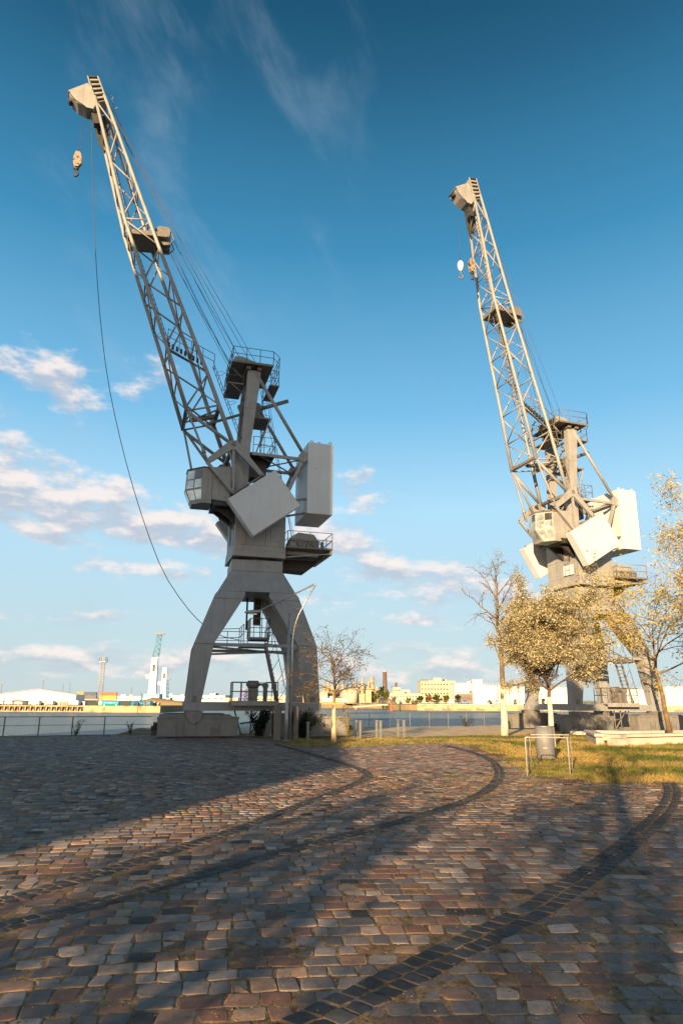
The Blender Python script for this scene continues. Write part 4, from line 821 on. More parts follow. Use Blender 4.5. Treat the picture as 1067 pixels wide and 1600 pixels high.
# ------------------------------------------------------------------ trees
def tree(name, loc, H, R0, seed, label, trunk_h, crown_r, crown_base, leaf, n_leaf, leafsize, weep=0.0, bark=(.10, .075, .05), wrap=None, levels=4, spread=.75, lean=(0, 0), lichen=None, nb=7, top=.93, lich=.5, group=None, leaf_clump=.16, clusters=None):
    r = random.Random(seed)
    e = empty(name, loc, 0, label=label, category='tree')
    if group: e['group'] = group
    g = G(); tips = []; gt = G()
    TH_ = H*top
    pts, rad = [], []
    nseg = 9
    for i in range(nseg+1):
        t = i/nseg; p = Vector((lean[0]*t+r.gauss(0, .035)*(t > .1)*H*.12, lean[1]*t+r.gauss(0, .035)*(t > .1)*H*.12, TH_*t)); pts.append(p); rad.append(R0*(1-t)**.8*(1+.5*max(0, .06-t)/.06*.6)+.012)
    g.path(pts, rad, 10)
    def axis(h):
        t = min(h, TH_*.999)/TH_*nseg; i = min(nseg-1, int(t)); return pts[i].lerp(pts[i+1], t-i), rad[i]+(rad[i+1]-rad[i])*(t-i)
    def grow(p, d_, L_, rr, lev):
        n_ = 5 if lev < 3 else 3; q = [p]; qs = [rr]; cur = p.copy(); dr = d_.normalized()
        for i in range(n_):
            dr = (dr+Vector((r.gauss(0, .16), r.gauss(0, .16), r.gauss(0, .13)+(.07 if lev < 2 and not weep else 0)-weep*(.05+.10*lev*(i+1)/n_)))).normalized(); cur = cur+dr*L_/n_; q.append(cur.copy()); qs.append(rr*(1-(i+1)/n_*.75)+.002)
        (g if lev < 2 else gt).path(q, qs, 6 if lev < 2 else (4 if lev < 3 else 3))
        if lev >= levels-1:
            for x in q[1:]: tips.append(x)
            return
        k = r.randint(3, 5) if lev < 2 else r.randint(3, 4)
        for i in range(k):
            t = .25+.75*(i+r.random()*.6)/k; j = min(n_-1, int(t*n_)); bp = q[j].lerp(q[j+1], t*n_-j) if t*n_-j <= 1 else q[-1]
            perp = Vector((r.gauss(0, 1), r.gauss(0, 1), r.gauss(0, .6))); nd_ = (dr*.75+perp.normalized()*.75).normalized(); grow(bp, nd_, L_*r.uniform(.42, .62), rr*.5*(1-t*.4)+.002, lev+1)
        if lev > 0: tips.append(q[-1])
    for i in range(nb):
        t = (i+r.random()*.5)/nb; h = trunk_h+(TH_*.97-trunk_h)*t**1.1; p, rr = axis(min(h, TH_*.98)); a = i*2.4+r.gauss(0, .4)
        ell = math.sqrt(max(.12, 1-((h-crown_base-(H-crown_base)*.42)/((H-crown_base)*.62))**2)) if h > crown_base else .6
        up = .55+.7*t; grow(p, Vector((math.cos(a), math.sin(a), up)), crown_r*ell*spread*1.15, rr*.62+.004, 1)
    if lichen:
        g2 = G(); n0 = [k for k in range(nseg+1) if pts[k].z < trunk_h*1.5]
    tr_ = obj('trunk', g, M[lichen] if lichen else mat(name+'_bark', bark, .9, 0, .3, 6, bump=.01, bscale=22), e)
    obj('twigs', gt, mat(name+'_twig', tuple(b*.85 for b in bark), .85, 0, .25, 8) , e)
    if wrap:
        g2 = G(); hh = wrap[0]; pr = [axis(h_)[0] for h_ in (0.0, hh*.33, hh*.66, hh)]; rr_ = [axis(h_)[1]*1.0+.012 for h_ in (0.0, hh*.33, hh*.66, hh)]
        pr[0].z = -.02; g2.path(pr, rr_, 14); obj('trunk_wrap', g2, wrap[1], e)
    if n_leaf:
        V, Fc, C = [], [], []
        for k in range(n_leaf):
            t_ = tips[r.randrange(len(tips))]
            c = t_+Vector((r.gauss(0, leaf_clump), r.gauss(0, leaf_clump), r.gauss(0, leaf_clump)-abs(r.gauss(0, weep*.5))))
            if c.z < crown_base*.9: continue
            a = Vector((r.gauss(0, 1), r.gauss(0, 1), r.gauss(0, .8))).normalized(); b = a.orthogonal().normalized(); b = (b+a.cross(b)*r.gauss(0, 1)).normalized(); s_ = leafsize*r.choice((.5, .7, .9, 1.1, 1.4, 1.7))*r.uniform(.85, 1.15); col = leaf[r.randrange(len(leaf))]; q_ = r.uniform(.75, 1.25)
            o_ = len(V); V += [tuple(c-a*s_), tuple(c+b*s_*.38), tuple(c+a*s_), tuple(c-b*s_*.38)]; Fc.append((o_, o_+1, o_+2, o_+3)); C += [col[0]*q_, col[1]*q_, col[2]*q_, 1]*4
        me = bpy.data.meshes.new('crown'); me.from_pydata(V, [], Fc); ca = me.color_attributes.new('tone', 'FLOAT_COLOR', 'POINT'); ca.data.foreach_set('color', C); me.materials.append(M['leaf'])
        oc = bpy.data.objects.new('crown', me); COL.objects.link(oc); oc.parent = e
    return e
M['lichen'] = mat('lichen_bark', (.13, .09, .055), .9, 0, .3, 6, bump=.008, bscale=20, col2=(.27, .17, .04), c2lo=.50, c2hi=.62, c2scale=2.2)
M['wraptan'] = mat('trunk_wrap_tan', (.55, .40, .24), .85, 0, .15, 4, col2=(.38, .26, .15), c2scale=3)
M['wrapwhite'] = mat('trunk_lime_wash', (.70, .60, .42), .85, 0, .12, 5, col2=(.45, .36, .24), c2scale=3)
tree('young_willow', (-.25, 29.6, 0), 5.1, .085, 11, 'small nearly bare weeping tree with a tan wrapped trunk, right of the left crane', 1.95, 2.1, 1.0,
     [(.16, .12, .05), (.11, .09, .04), (.24, .14, .04)], 3800, .032, weep=.38, bark=(.085, .065, .045), wrap=(1.62, M['wraptan']), levels=4, lichen='lichen', nb=12, leaf_clump=.06, top=.66)
tree('bare_tree', (8.46, 36.9, 0), 9.4, .15, 5, 'tall slender almost bare tree with a pale washed trunk beside the leafy silver tree', 3.4, 2.0, 3.0,
     [(.34, .28, .14), (.28, .25, .13)], 1300, .04, bark=(.17, .125, .075), wrap=(2.45, M['wrapwhite']), levels=4, lichen='lichen', nb=17, spread=.85, leaf_clump=.08)
tree('silver_leaved_tree', (8.35, 28.3, 0), 5.6, .10, 21, 'dense silvery gold leaved tree on a pale washed trunk behind the waste bin', 2.1, 2.15, 1.8,
     [(.58, .51, .32), (.46, .42, .27), (.30, .27, .16), (.64, .54, .32), (.17, .15, .08)], 125000, .035, bark=(.10, .06, .04), wrap=(1.9, M['wrapwhite']), levels=4, nb=22, spread=.95, leaf_clump=.13, top=.70)
tree('yellow_willow', (18.2, 39.6, 0), 8.2, .13, 33, 'yellow leaved willow with a leaning dark trunk in front of the right crane', 3.2, 4.3, 1.8,
     [(.62, .42, .04), (.52, .42, .06), (.26, .27, .06), (.62, .40, .04)], 13000, .062, weep=.36, bark=(.12, .085, .05), levels=4, lichen='lichen', nb=12, lean=(-.5, 0), spread=1.0, leaf_clump=.24, top=.72)
tree('silver_leaved_tree', (18.8, 29.8, 0), 9.9, .16, 44, 'tall pale silvery tree whose branches reach in at the right edge', 3.2, 4.3, 2.8,
     [(.58, .46, .20), (.48, .40, .18), (.34, .28, .12), (.62, .46, .16)], 60000, .055, bark=(.11, .08, .055), levels=4, nb=18, spread=.95, leaf_clump=.22, top=.7)
# trees behind the viewer, whose shade dapples the foreground
for x, y, H_, rc, s_, nl, lb in ((-1.95, -6.5, 8.6, 1.3, 61, 200, 'nearest'), (-4.6, -13, 7.0, 1.6, 62, 600, 'second nearest'), (-8.1, -11, 5.4, 1.2, 69, 1300, 'leftmost'), (-5.6, -8, 4.2, 0.9, 68, 500, 'lowest and bushiest'), (-7.0, -20, 7.5, 2.2, 63, 1600, 'farthest')):
    tree('square_tree', (x, y, 0), H_, .16, s_, 'sparse autumn tree behind the viewer, the %s of the row' % lb, 4.7 if s_ == 61 else 2.6, rc, 2.2,
         [(.20, .17, .05), (.12, .13, .04)], nl, .09, levels=4, nb=6 if s_ == 61 else 9, spread=.9, leaf_clump=.2, group='trees behind the viewer')

# shade-casting building behind the viewer, left
BR = mat('dark_brick', (.30, .14, .09), .85, 0, .2, 3)
for nm_, xr, BX, BH, nx_, nz_, lb in (('warehouse_block', -26.6, 22.0, 38.6, 8, 8, 'tall brick warehouse behind the viewer that shades the left crane'), ('warehouse_annex', -20.3, 3.1, 12.8, 2, 3, 'low brick annex beside the tall warehouse behind the viewer')):
    b = empty(nm_, (xr-BX, -30, 0), 0, label=lb, category='building')
    g = G(); g.box((-BX, -8, 0), (BX, 8, BH)); obj('wall', g, BR, b)
    g = G(); g.box((-BX, -8.3, BH), (BX, 8.3, BH+.3)); obj('roof', g, M['concrete'], b)
    for i in range(nx_):
        for j in range(nz_):
            g = G(); xx = -BX+(i+.5)*2*BX/nx_; zz = 2+j*(BH-2)/nz_; g.box((xx-.9, 8.0, zz), (xx+.9, 8.05, zz+2.0)); obj('window', g, M['glass_dark'], b)

# ------------------------------------------------------------------ things on the square
# street lamp with V-shaped arm
lp = empty('street_lamp', (-2.36, 31.6, 0), label='grey street lamp whose arm folds back to a long lamp head before the left crane', category='street lamp')
g = G(); g.path([(0, 0, -.02), (0, 0, .9), (0, 0, 5.58)], [.11, .085, .05], 12); g.box((-.14, -.14, -.02), (.14, .14, .03)); obj('pole', g, M['galv'], lp, .0)
g = G(); g.path([(.17, .03, 0), (.17, .03, 3.9), (.18, .03, 4.5), (.26, .02, 5.0), (.42, .02, 5.5), (.70, .01, 6.05), (1.16, 0, 6.85)], [.06, .05, .045, .04, .036, .034, .03], 10); obj('curved_post', g, M['galv'], lp)
g = G(); g.tube((1.14, 0, 6.93), (-1.40, 0, 5.66), .042, .035, 8); g.tube((-.40, 0, 6.15), (.48, 0, 5.72), .018, n=6); g.tube((.80, 0, 6.75), (.98, 0, 6.55), .018, n=6); g.tube((1.14, 0, 6.93), (1.16, 0, 6.83), .045, n=8); obj('arm', g, M['galv'], lp)
g = G(); g.path([(-2.08, 0, 5.60), (-2.0, 0, 5.60), (-1.85, 0, 5.61), (-1.6, 0, 5.62), (-1.4, 0, 5.65), (-1.3, 0, 5.69)], [.02, .055, .09, .10, .075, .04], 12); lh = obj('lamp_head', g, M['galv'], lp)
g = G(); g.box((-1.85, -.05, 5.50), (-1.5, .05, 5.53)); obj('lamp_glass', g, M['glass'], lh)
cbm = mat('cabinet_brown_grey', (.17, .145, .12), .6, 0, .15, 4)
g = G(); g.prism([(-.16, 0), (.16, 0), (.16, 1.42), (.08, 1.52), (-.1, 1.52), (-.16, 1.4)], -.14, .14); o = obj('steel_post_box', g, cbm, bevel=.02, label='tall narrow brown steel cabinet left of the street lamp pole', category='cabinet'); o.location = (-2.78, 31.9, 0)
g = G(); g.box((-.11, -.1, 0), (.11, .1, 1.42)); g.box((-.13, -.12, 1.42), (.13, .12, 1.45)); o = obj('steel_post_box', g, cbm, bevel=.01, label='narrow grey steel post box just right of the street lamp pole', category='cabinet'); o.location = (-1.98, 32.2, 0)
# bollards: flat steel uprights in three pairs
M['bollard'] = mat('bollard_steel', (.20, .20, .19), .6, .2, .2, 6)
bol = None
BL = [((0.80, 34.3), 'bollard', .78, 'flat grey steel bollard, left one of the pair nearest the weeping tree'), ((0.95, 33.4), 'bollard', .78, 'flat grey steel bollard, right one of the pair nearest the weeping tree'),
      ((1.76, 34.5), 'bollard', .80, 'flat grey steel bollard, left one of the middle pair on the grass'), ((1.90, 33.6), 'bollard', .80, 'flat grey steel bollard, right one of the middle pair on the grass'),
      ((2.88, 35.6), 'bollard', .80, 'sunlit flat steel bollard, left one of the pair farthest right'), ((3.08, 34.6), 'bollard', .80, 'sunlit flat steel bollard, right one of the pair farthest right'), ((-1.38, 30.9), 'bollard', .85, 'grey steel bollard alone left of the wrapped tree trunk')]
for (x, y), nm, h, lb in BL:
    if bol is None:
        bol = empty(nm, (x, y, 0), R_(20)); g = G(); g.box((-.055, -.035, -.02), (.055, .035, h)); obj('post', g, M['bollard'], bol, .006); g = G(); g.box((-.075, -.05, h), (.075, .05, h+.025)); obj('cap', g, M['galv'], bol); t_ = bol
    else:
        t_ = bol.copy(); COL.objects.link(t_)
        for c in bol.children: c2 = c.copy(); COL.objects.link(c2); c2.parent = t_
        t_.location = (x, y, 0)
    t_['label'] = lb; t_['category'] = 'bollard'; t_['group'] = 'steel bollards along the grass strip'
# fence along the quay
M['fence'] = mat('fence_steel', (.15, .16, .17), .5, .4, .15, 5)
def fence(P, h, label, sp_=1.65):
    e = empty('quay_railing', (P[0][0], P[0][1], 0), label=label, category='railing'); o0 = Vector((P[0][0], P[0][1], 0))
    pts = [Vector((x, y, 0))-o0 for x, y in P]
    g = G()
    for a, b_ in zip(pts, pts[1:]):
        for z in (h, h*.55): g.tube(a+Vector((0, 0, z)), b_+Vector((0, 0, z)), .019 if z == h else .012, n=6)
    obj('rail', g, M['fence'], e); g0 = None
    for a, b_ in zip(pts, pts[1:]):
        k = max(1, round((b_-a).length/sp_))
        for i in range(k):
            q = a.lerp(b_, i/k)
            if g0 is None: g = G(); g.box((-.02, -.03, -.05), (.02, .03, h)); g0 = obj('post', g, M['fence'], e); g0.location = q
            else: c = g0.copy(); COL.objects.link(c); c.parent = e; c.location = q
fence([(-30, 26.1), (-15.6, 33.3), (-11.6, 35.3), (-9.5, 36.2)], .86, 'thin steel railing along the quay edge left of the left crane')
fence([(.5, 45.1), (11.5, 50.9)], .92, 'thin steel railing along the quay edge between the two cranes')
# waste bin and hoop frame
e = empty('waste_bin', (6.44, 22.6, 0), label='dented round steel waste bin standing in the grass inside a hoop frame', category='waste bin')
g = G(); g.path([(0, 0, 0.02), (0, 0, .03), (0, 0, .48), (0, 0, .50), (0, 0, .97)], [.27, .285, .285, .29, .285], 28); obj('shell', g, mat('bin_steel', (.20, .20, .20), .62, .2, .15, 3), e)
g = G()
for z in (.32, .34, .66): g.path([(0, 0, z), (0, 0, z+.015)], .294, 28)
g.path([(0, 0, .96), (0, 0, .99)], .30, 28); obj('band', g, M['galv'], e)
g = G(); g.path([(0, 0, .985), (0, 0, .995)], .26, 24); obj('opening', g, M['dark'], e)
e = empty('hoop_frame', (4.9, 18.2, 0), label='low pale steel hoop frame standing around the waste bin', category='frame')
g = G(); h = .88
F4 = [(4.52, 17.5), (5.52, 20.1), (7.1, 19.6), (5.5, 17.45)]
F4 = [(4.52, 17.5), (4.97, 18.7), (5.3, 19.6)]
lo = Vector((4.9, 18.2, 0)); P_ = lambda x, y, z: Vector((x, y, z))-lo
for a_, b_ in (((4.52, 17.55), (5.52, 17.45)), ((5.02, 19.0), (6.05, 18.9))):
    gg = G(); gg.path([P_(*a_, -.02), P_(*a_, h-.02), P_(*a_, h), P_(a_[0]+.03, a_[1], h+.01), P_(b_[0]-.03, b_[1], h+.01), P_(*b_, h), P_(*b_, -.02)], .014, 8); obj('hoop', gg, M['galv_pale'], e)
gg = G(); gg.tube(P_(4.53, 17.55, h), P_(5.03, 19.0, h), .015, n=6); gg.tube(P_(5.51, 17.45, h), P_(6.04, 18.9, h), .015, n=6); gg.tube(P_(4.75, 18.2, -.02), P_(4.75, 18.2, h), .014, n=6); obj('side_rail', gg, M['galv_pale'], e)
# concrete seats
M['bench'] = mat('pale_concrete', (.50, .46, .38), .8, 0, .12, 2.5, bump=.003, bscale=30)
def bench(p0, p1, w_, label, gap=True):
    p0 = Vector((*p0, 0)); p1 = Vector((*p1, 0)); e = empty('concrete_bench', p0, 0, label=label, category='bench'); d_ = p1-p0
    g = G(); g.beam(Vector((0, 0, .375)), d_+Vector((0, 0, .375)), w_, .11, (0, 0, 1)); obj('seat', g, M['bench'], e, .012)
    g = G(); t = d_.normalized(); g.beam(t*.1+Vector((0, 0, .13)), d_-t*.1+Vector((0, 0, .13)), w_*.72, .30, (0, 0, 1)); obj('plinth', g, M['bench'], e, .01)
bench((11.05, 29.6), (19.5, 33.6), .5, 'long low concrete bench running to the right edge on the lawn')
bench((10.9, 30.1), (11.9, 34.3), .45, 'short concrete bench leading away from the corner on the lawn')
bench((11.75, 33.9), (13.4, 33.2), .35, 'smallest concrete slab seat crossing the far end of the corner bench')
g = G(); g.box((-.35, -.3, 0), (.35, .3, 2.95)); g.box((-.4, -.35, 2.95), (.4, .35, 3.05)); o = obj('concrete_pillar', g, M['concrete'], bevel=.02, label='tall square grey concrete pillar at the right edge behind the bench', category='pillar'); o.location = (18.95, 37.6, 0)
g = G(); g.box((-5, -.25, 0), (5.5, .25, .18)); o = obj('concrete_kerb', g, M['concrete'], bevel=.01, label='low concrete kerb along the foot of the right crane', category='kerb'); o.location = (17.3, 40.4, 0); o.rotation_euler = (0, 0, R_(19.5))
# shrubs at the left crane's foot and weeds on the quay edge
def shrub(name, loc, r0, h, n_, cols, seed, label, ls=.05, stems=12):
    r = random.Random(seed); e = empty(name, loc, 0, label=label, category='shrub'); g = G(); tips = []
    for i in range(stems):
        a = r.uniform(0, 6.28); R2 = r0*r.uniform(.2, 1); p = [Vector((0, 0, -.02))]; hh = h*r.uniform(.6, 1)
        for k in range(1, 6): t = k/5; p.append(Vector((math.cos(a)*R2*t**1.2+r.gauss(0, .02), math.sin(a)*R2*t**1.2+r.gauss(0, .02), hh*t)))
        g.path(p, [.012*(1-k/6) for k in range(6)], 4); tips += p[1:]
    obj('stems', g, mat(name+'_stem', (.09, .07, .04), .9), e); V, Fc, C = [], [], []
    for k in range(n_):
        t_ = tips[r.randrange(len(tips))]; c = t_+Vector((r.gauss(0, r0*.16), r.gauss(0, r0*.16), r.gauss(0, h*.06))); c.z = max(c.z, .02)
        a = Vector((r.gauss(0, 1), r.gauss(0, 1), r.gauss(0, 1))).normalized(); b_ = a.orthogonal().normalized(); s_ = ls*r.uniform(.6, 1.3); col = cols[r.randrange(len(cols))]
        o_ = len(V); V += [tuple(c-a*s_), tuple(c+b_*s_*.45), tuple(c+a*s_), tuple(c-b_*s_*.45)]; Fc.append((o_, o_+1, o_+2, o_+3)); C += [*col, 1]*4
    me = bpy.data.meshes.new('foliage'); me.from_pydata(V, [], Fc); ca = me.color_attributes.new('tone', 'FLOAT_COLOR', 'POINT'); ca.data.foreach_set('color', C); me.materials.append(M['leaf']); oc = bpy.data.objects.new('foliage', me); COL.objects.link(oc); oc.parent = e
DG = [(.018, .03, .012), (.03, .045, .015), (.012, .02, .008)]
shrub('dark_shrub', (-3.85, 34.2, 0), .55, 1.25, 2600, DG, 1, 'dark green shrub at the foot of the left crane, left of the lamp')
shrub('dark_shrub', (-1.75, 33.4, 0), .6, 1.3, 3000, DG, 2, 'dark green shrub at the foot of the left crane, right of the lamp')
WG = [(.05, .07, .025), (.08, .08, .03)]
shrub('quay_weed', (-12.7, 34.6, 0), .35, .75, 260, WG, 3, 'spindly weed at the foot of the left quay railing', .035, 6)
shrub('quay_weed', (-10.4, 35.6, 0), .3, .6, 200, WG, 4, 'smaller weed at the left quay railing, nearest to the crane', .035, 5)
shrub('quay_weed', (8.6, 49.2, 0), .6, .7, 260, WG, 5, 'low weed spreading at the foot of the railing between the cranes', .05, 7)
shrub('quay_weed', (.35, 33.2, 0), .35, 1.5, 420, [(.35, .25, .04), (.28, .24, .05)], 6, 'thin upright yellow leaved sapling right of the wrapped tree', .035, 4)

# ------------------------------------------------------------------ far shore
def fbox(g, x0, x1, yt, yb, D, depth, z0=None):
    a = at(x0, yb, D); b_ = at(x1, yt, D); z_lo = a[2] if z0 is None else z0
    g.box((a[0], D, z_lo), (b_[0], D+depth, b_[2])); return (a[0], b_[0], z_lo, b_[2])
def building(name, x0, x1, yt, D, depth, m, label, cat='building', rows=0, cols=0, wy0=.2, wy1=.9, win='glass_dark', roofm='concrete', ww=.5, wh=.45, ybase=None, roof=True):
    a = at(x0, 1090, D); b_ = at(x1, yt, D); W_ = b_[0]-a[0]; H_ = b_[2]
    e = empty(name, (a[0]+W_/2, D, 0), 0, label=label, category=cat)
    g = G(); g.box((-W_/2, 0, -.1), (W_/2, depth, H_)); obj('wall', g, m, e)
    if roof: g = G(); g.box((-W_/2-.15, -.15, H_), (W_/2+.15, depth+.15, H_+.25)); obj('roof', g, M[roofm], e)
    if roof and W_ > 8:
        for k in range(2+int(W_/14)):
            xx = rng.uniform(-W_*.42, W_*.42); hh = rng.uniform(.5, 1.3); g = G(); g.box((xx-rng.uniform(.5, 1.6), .6, H_+.25), (xx+rng.uniform(.5, 1.6), 2.4, H_+.25+hh)); obj('roof_unit', g, M['galv'] if k % 2 else m, e)
        g = G(); xx = rng.uniform(-W_*.4, W_*.4); g.tube((xx, 1, H_+.25), (xx, 1, H_+rng.uniform(2, 3.6)), .09, n=5); obj('antenna', g, M['mid'], e)
    for r_ in range(rows):
        z = H_*(wy0+(wy1-wy0)*(r_+.5)/rows); hh = H_*(wy1-wy0)/rows*wh
        for c_ in range(cols):
            xx = -W_/2+W_*(c_+.5)/cols; g = G(); g.box((xx-W_/cols*ww/2, -.06, z-hh/2), (xx+W_/cols*ww/2, .1, z+hh/2)); obj('window', g, M[win], e)
    return e, W_, H_
MW = mat('white_cladding', (.74, .72, .67), .6, 0, .05, .3, streak=.25); MC = mat('cream_render', (.58, .49, .34), .8, 0, .1, .3, streak=.3); M['refin'] = mat('refinery_steel', (.42, .32, .20), .6, .1, .3, .6)
M['redbrown'] = mat('red_brown', (.20, .07, .04), .7, 0, .2, 2); M['brick'] = mat('brown_brick_chimney', (.13, .08, .06), .8, 0, .2, 1)
# left: gabled warehouse
a = at(0, 1085, 400); apx = at(61, 1077, 400); rt = at(119.5, 1085.5, 400); lf = -2*(rt[0]-apx[0])+rt[0]
e = empty('gabled_warehouse', (apx[0], 400, 0), 0, label='wide white gabled warehouse across the water at the far left', category='warehouse')
hw = rt[0]-apx[0]; g = G(); g.prism([(-hw*1.6, -.1), (hw, -.1), (hw, rt[2]), (0, apx[2]), (-hw*1.6, rt[2]-1.6)], 0, 14); obj('wall', g, MW, e)
g = G(); g.beam((0, -1, apx[2]+.15), (hw+.3, -1, rt[2]+.1), .25, .3); g.beam((0, -1, apx[2]+.15), (-hw*1.6-.3, -1, rt[2]-1.6+.1), .25, .3); obj('roof_edge', g, M['concrete'], e)
g = G(); q0 = at(21, 1092.6, 400); q1 = at(35, 1092.6, 400); g.box((q0[0]-apx[0], -.15, 0), (q1[0]-apx[0], -.02, q0[2])); obj('gate', g, M['mid'], e)
# white vans and crates along the left quay
vb = at(0, 1105, 207)[2]
vans = [(-2, 5.5, 1097, 'w'), (7, 20, 1097.5, 'w'), (22, 35.5, 1098, 'w'), (44.5, 62, 1097.5, 'w'), (72.5, 83, 1096.5, 'w'), (107, 123, 1096, 'w')]
vl = ['white trailer cut by the left edge of the picture, on the far quay', 'white box trailer left of the warehouse gate', 'white van in front of the warehouse gate', 'long white trailer right of the warehouse gate', 'white van with a rounded roof on the far quay', 'tall white box trailer nearest to the containers']
def trailer(x0, x1, yt, D, label, m, win=True):
    p, q = at(x0, 1105, D), at(x1, yt-1.5, D); W_ = q[0]-p[0]; H_ = q[2]-GZ
    e = empty('parked_trailer', (p[0]+W_/2, D, GZ), 0, label=label, category='trailer', group='white vehicles parked on the far quay')
    g = G(); g.prism([(-W_/2, .25), (W_/2, .25), (W_/2, H_-.15), (W_/2-.2, H_), (-W_/2+.15, H_), (-W_/2, H_-.12)], 0, 2.4); obj('body', g, m, e, .03)
    for xx in (-W_/2+.55, W_/2-.55):
        g = G(); g.tube((xx, -.05, .22), (xx, .25, .22), .22, n=12); obj('wheel', g, M['dark'], e)
    if win: g = G(); g.box((W_/2-.95, -.03, H_*.6), (W_/2-.3, .02, H_*.85)); obj('window', g, M['glass_dark'], e)
for (x0_, x1_, yt, _), lb in zip(vans, vl): trailer(x0_, x1_, yt, 208, lb, M['white'], lb.find('van') > 0)
def crate(x0, x1, yt, D, m, label, cat='crate'):
    p, q = at(x0, 1105, D), at(x1, yt, D); W_ = q[0]-p[0]; H_ = q[2]-GZ; e = empty('shed', (p[0]+W_/2, D, GZ), 0, label=label, category=cat)
    g = G(); g.box((-W_/2, 0, 0), (W_/2, 2.5, H_)); obj('wall', g, m, e); g = G(); g.box((-W_/2-.1, -.1, H_), (W_/2+.1, 2.6, H_+.1)); obj('roof', g, M['galv'], e)
    g = G(); g.box((-W_*.25, -.05, 0), (W_*.25, .02, H_*.8)); obj('door', g, M['mid'], e)
MG = mat('silver_cladding', (.4, .4, .42), .5, .3)
crate(62.5, 72, 1097, 210, MG, 'small grey shed between two white vehicles on the far quay', 'shed')
crate(84.5, 95, 1096.5, 210, mat('cream_cladding', (.66, .58, .38), .6), 'small cream shed on the far quay', 'shed')
crate(95.5, 106.5, 1096, 210, mat('tan_cladding', (.48, .33, .16), .7), 'small orange brown shed with a dark door on the far quay', 'shed')
crate(124.5, 133, 1097, 210, MG, 'small silver shed beside the turquoise tank', 'shed')
# tanks and reels
MT = mat('turquoise_paint', (.01, .38, .45), .4, 0, .08, 1); MTB = mat('blue_turquoise_paint', (.01, .22, .42), .45, 0, .15, 1)
def lying(x0, x1, yt, yb, D, m, label, ang=0, ends=None, nm='storage_tank', cat='tank'):
    p, q = at(x0, yb, D), at(x1, yt, D); W_ = q[0]-p[0]; Rr = (q[2]-GZ)/2
    e = empty(nm, ((p[0]+q[0])/2, D+2, GZ), ang, label=label, category=cat)
    g = G(); g.path([(-W_/2, 0, Rr+.05), (-W_/2+.15, 0, Rr+.05), (W_/2-.15, 0, Rr+.05), (W_/2, 0, Rr+.05)], [Rr*.93, Rr, Rr, Rr*.93], 24); obj('shell', g, m, e)
    g = G()
    for xx in (-W_/2*.6, 0, W_/2*.6): g.path([(xx-.06, 0, Rr+.05), (xx+.06, 0, Rr+.05)], Rr*1.02, 24)
    for xx in (-W_/2*.7, W_/2*.7): g.box((xx-.15, -Rr*.8, 0), (xx+.15, Rr*.8, .3))
    obj('band', g, M['galv'], e)
    if ends: g = G(); g.tube((-W_/2-.9, 0, Rr+.05), (-W_/2, 0, Rr+.05), Rr*.95, n=20); obj('end_cap', g, M['white'], e)
lying(156.5, 184, 1095, 1104, 207, MT, 'long turquoise cylinder tank with a white end cap lying on the far quay', ends=True)
lying(203, 211, 1096, 1104, 208, MTB, 'leftmost of the three blue turquoise drums on the far quay', R_(50), nm='cable_drum', cat='drum')
lying(213, 225, 1096, 1104, 210, MTB, 'middle and longest of the three blue turquoise drums on the far quay', R_(12), nm='cable_drum', cat='drum')
lying(228.5, 236, 1095.5, 1104, 208, MTB, 'rightmost of the three blue turquoise drums, nearest the mobile crane', R_(-35), nm='cable_drum', cat='drum')
# containers
def container(x0, x1, lvl, col, D, label):
    p, q = at(x0, 1090, D), at(x1, 1090, D); W_ = q[0]-p[0]; e = empty('shipping_container', ((p[0]+q[0])/2, D, lvl*2.65+.8), 0, label=label, category='container', group='containers stacked behind the lattice tower')
    g = G(); n_ = 16; poly = []
    for i in range(n_): 
        x_ = -W_/2+W_*i/n_; poly += [(x_, 0), (x_+W_/n_*.4, 0), (x_+W_/n_*.5, .12), (x_+W_/n_*.9, .12)]
    poly += [(W_/2, 0), (W_/2, 2.4), (-W_/2, 2.4)]
    g.prism(poly, .08, 2.52, 2); m = mat('container_'+label.split()[0]+str(lvl), col, .5, 0, .1, .5); obj('body', g, m, e)
    g = G()
    for z in (.04, 2.56): g.box((-W_/2-.02, -.04, z-.06), (W_/2+.02, 0.05, z+.06))
    for xx in (-W_/2, W_/2): g.box((xx-.08, -.04, 0), (xx+.08, .05, 2.6))
    obj('frame', g, m, e)
CO = [(120.3, 130.5, (.62, .33, .02), 'yellow'), (131, 150.5, None, 'blue'), (156.5, 182, None, 'red')]
DC = 545
container(120.3, 130.5, 0, (.62, .33, .02), DC, 'amber container end at the bottom left of the stack'); container(120.3, 130.5, 1, (.60, .28, .02), DC, 'amber container end at the top left of the stack')
container(131, 150.5, 0, (.09, .085, .10), DC, 'dark grey container at the bottom middle of the stack'); container(131, 150.5, 1, (.02, .05, .13), DC, 'navy blue container at the top middle of the stack')
container(156.5, 182, 0, (.62, .38, .02), DC, 'yellow container at the bottom right of the stack'); container(156.5, 182, 1, (.33, .08, .03), DC, 'rust red container at the top right of the stack')
# yard behind containers base
g = G(); p, q = at(118, 1095, DC), at(186, 1095, DC); g.box((p[0], DC-1, 0), (q[0], DC+6, .79)); obj('loading_platform', g, M['concrete'], label='low concrete loading platform below the stacked containers', category='platform')
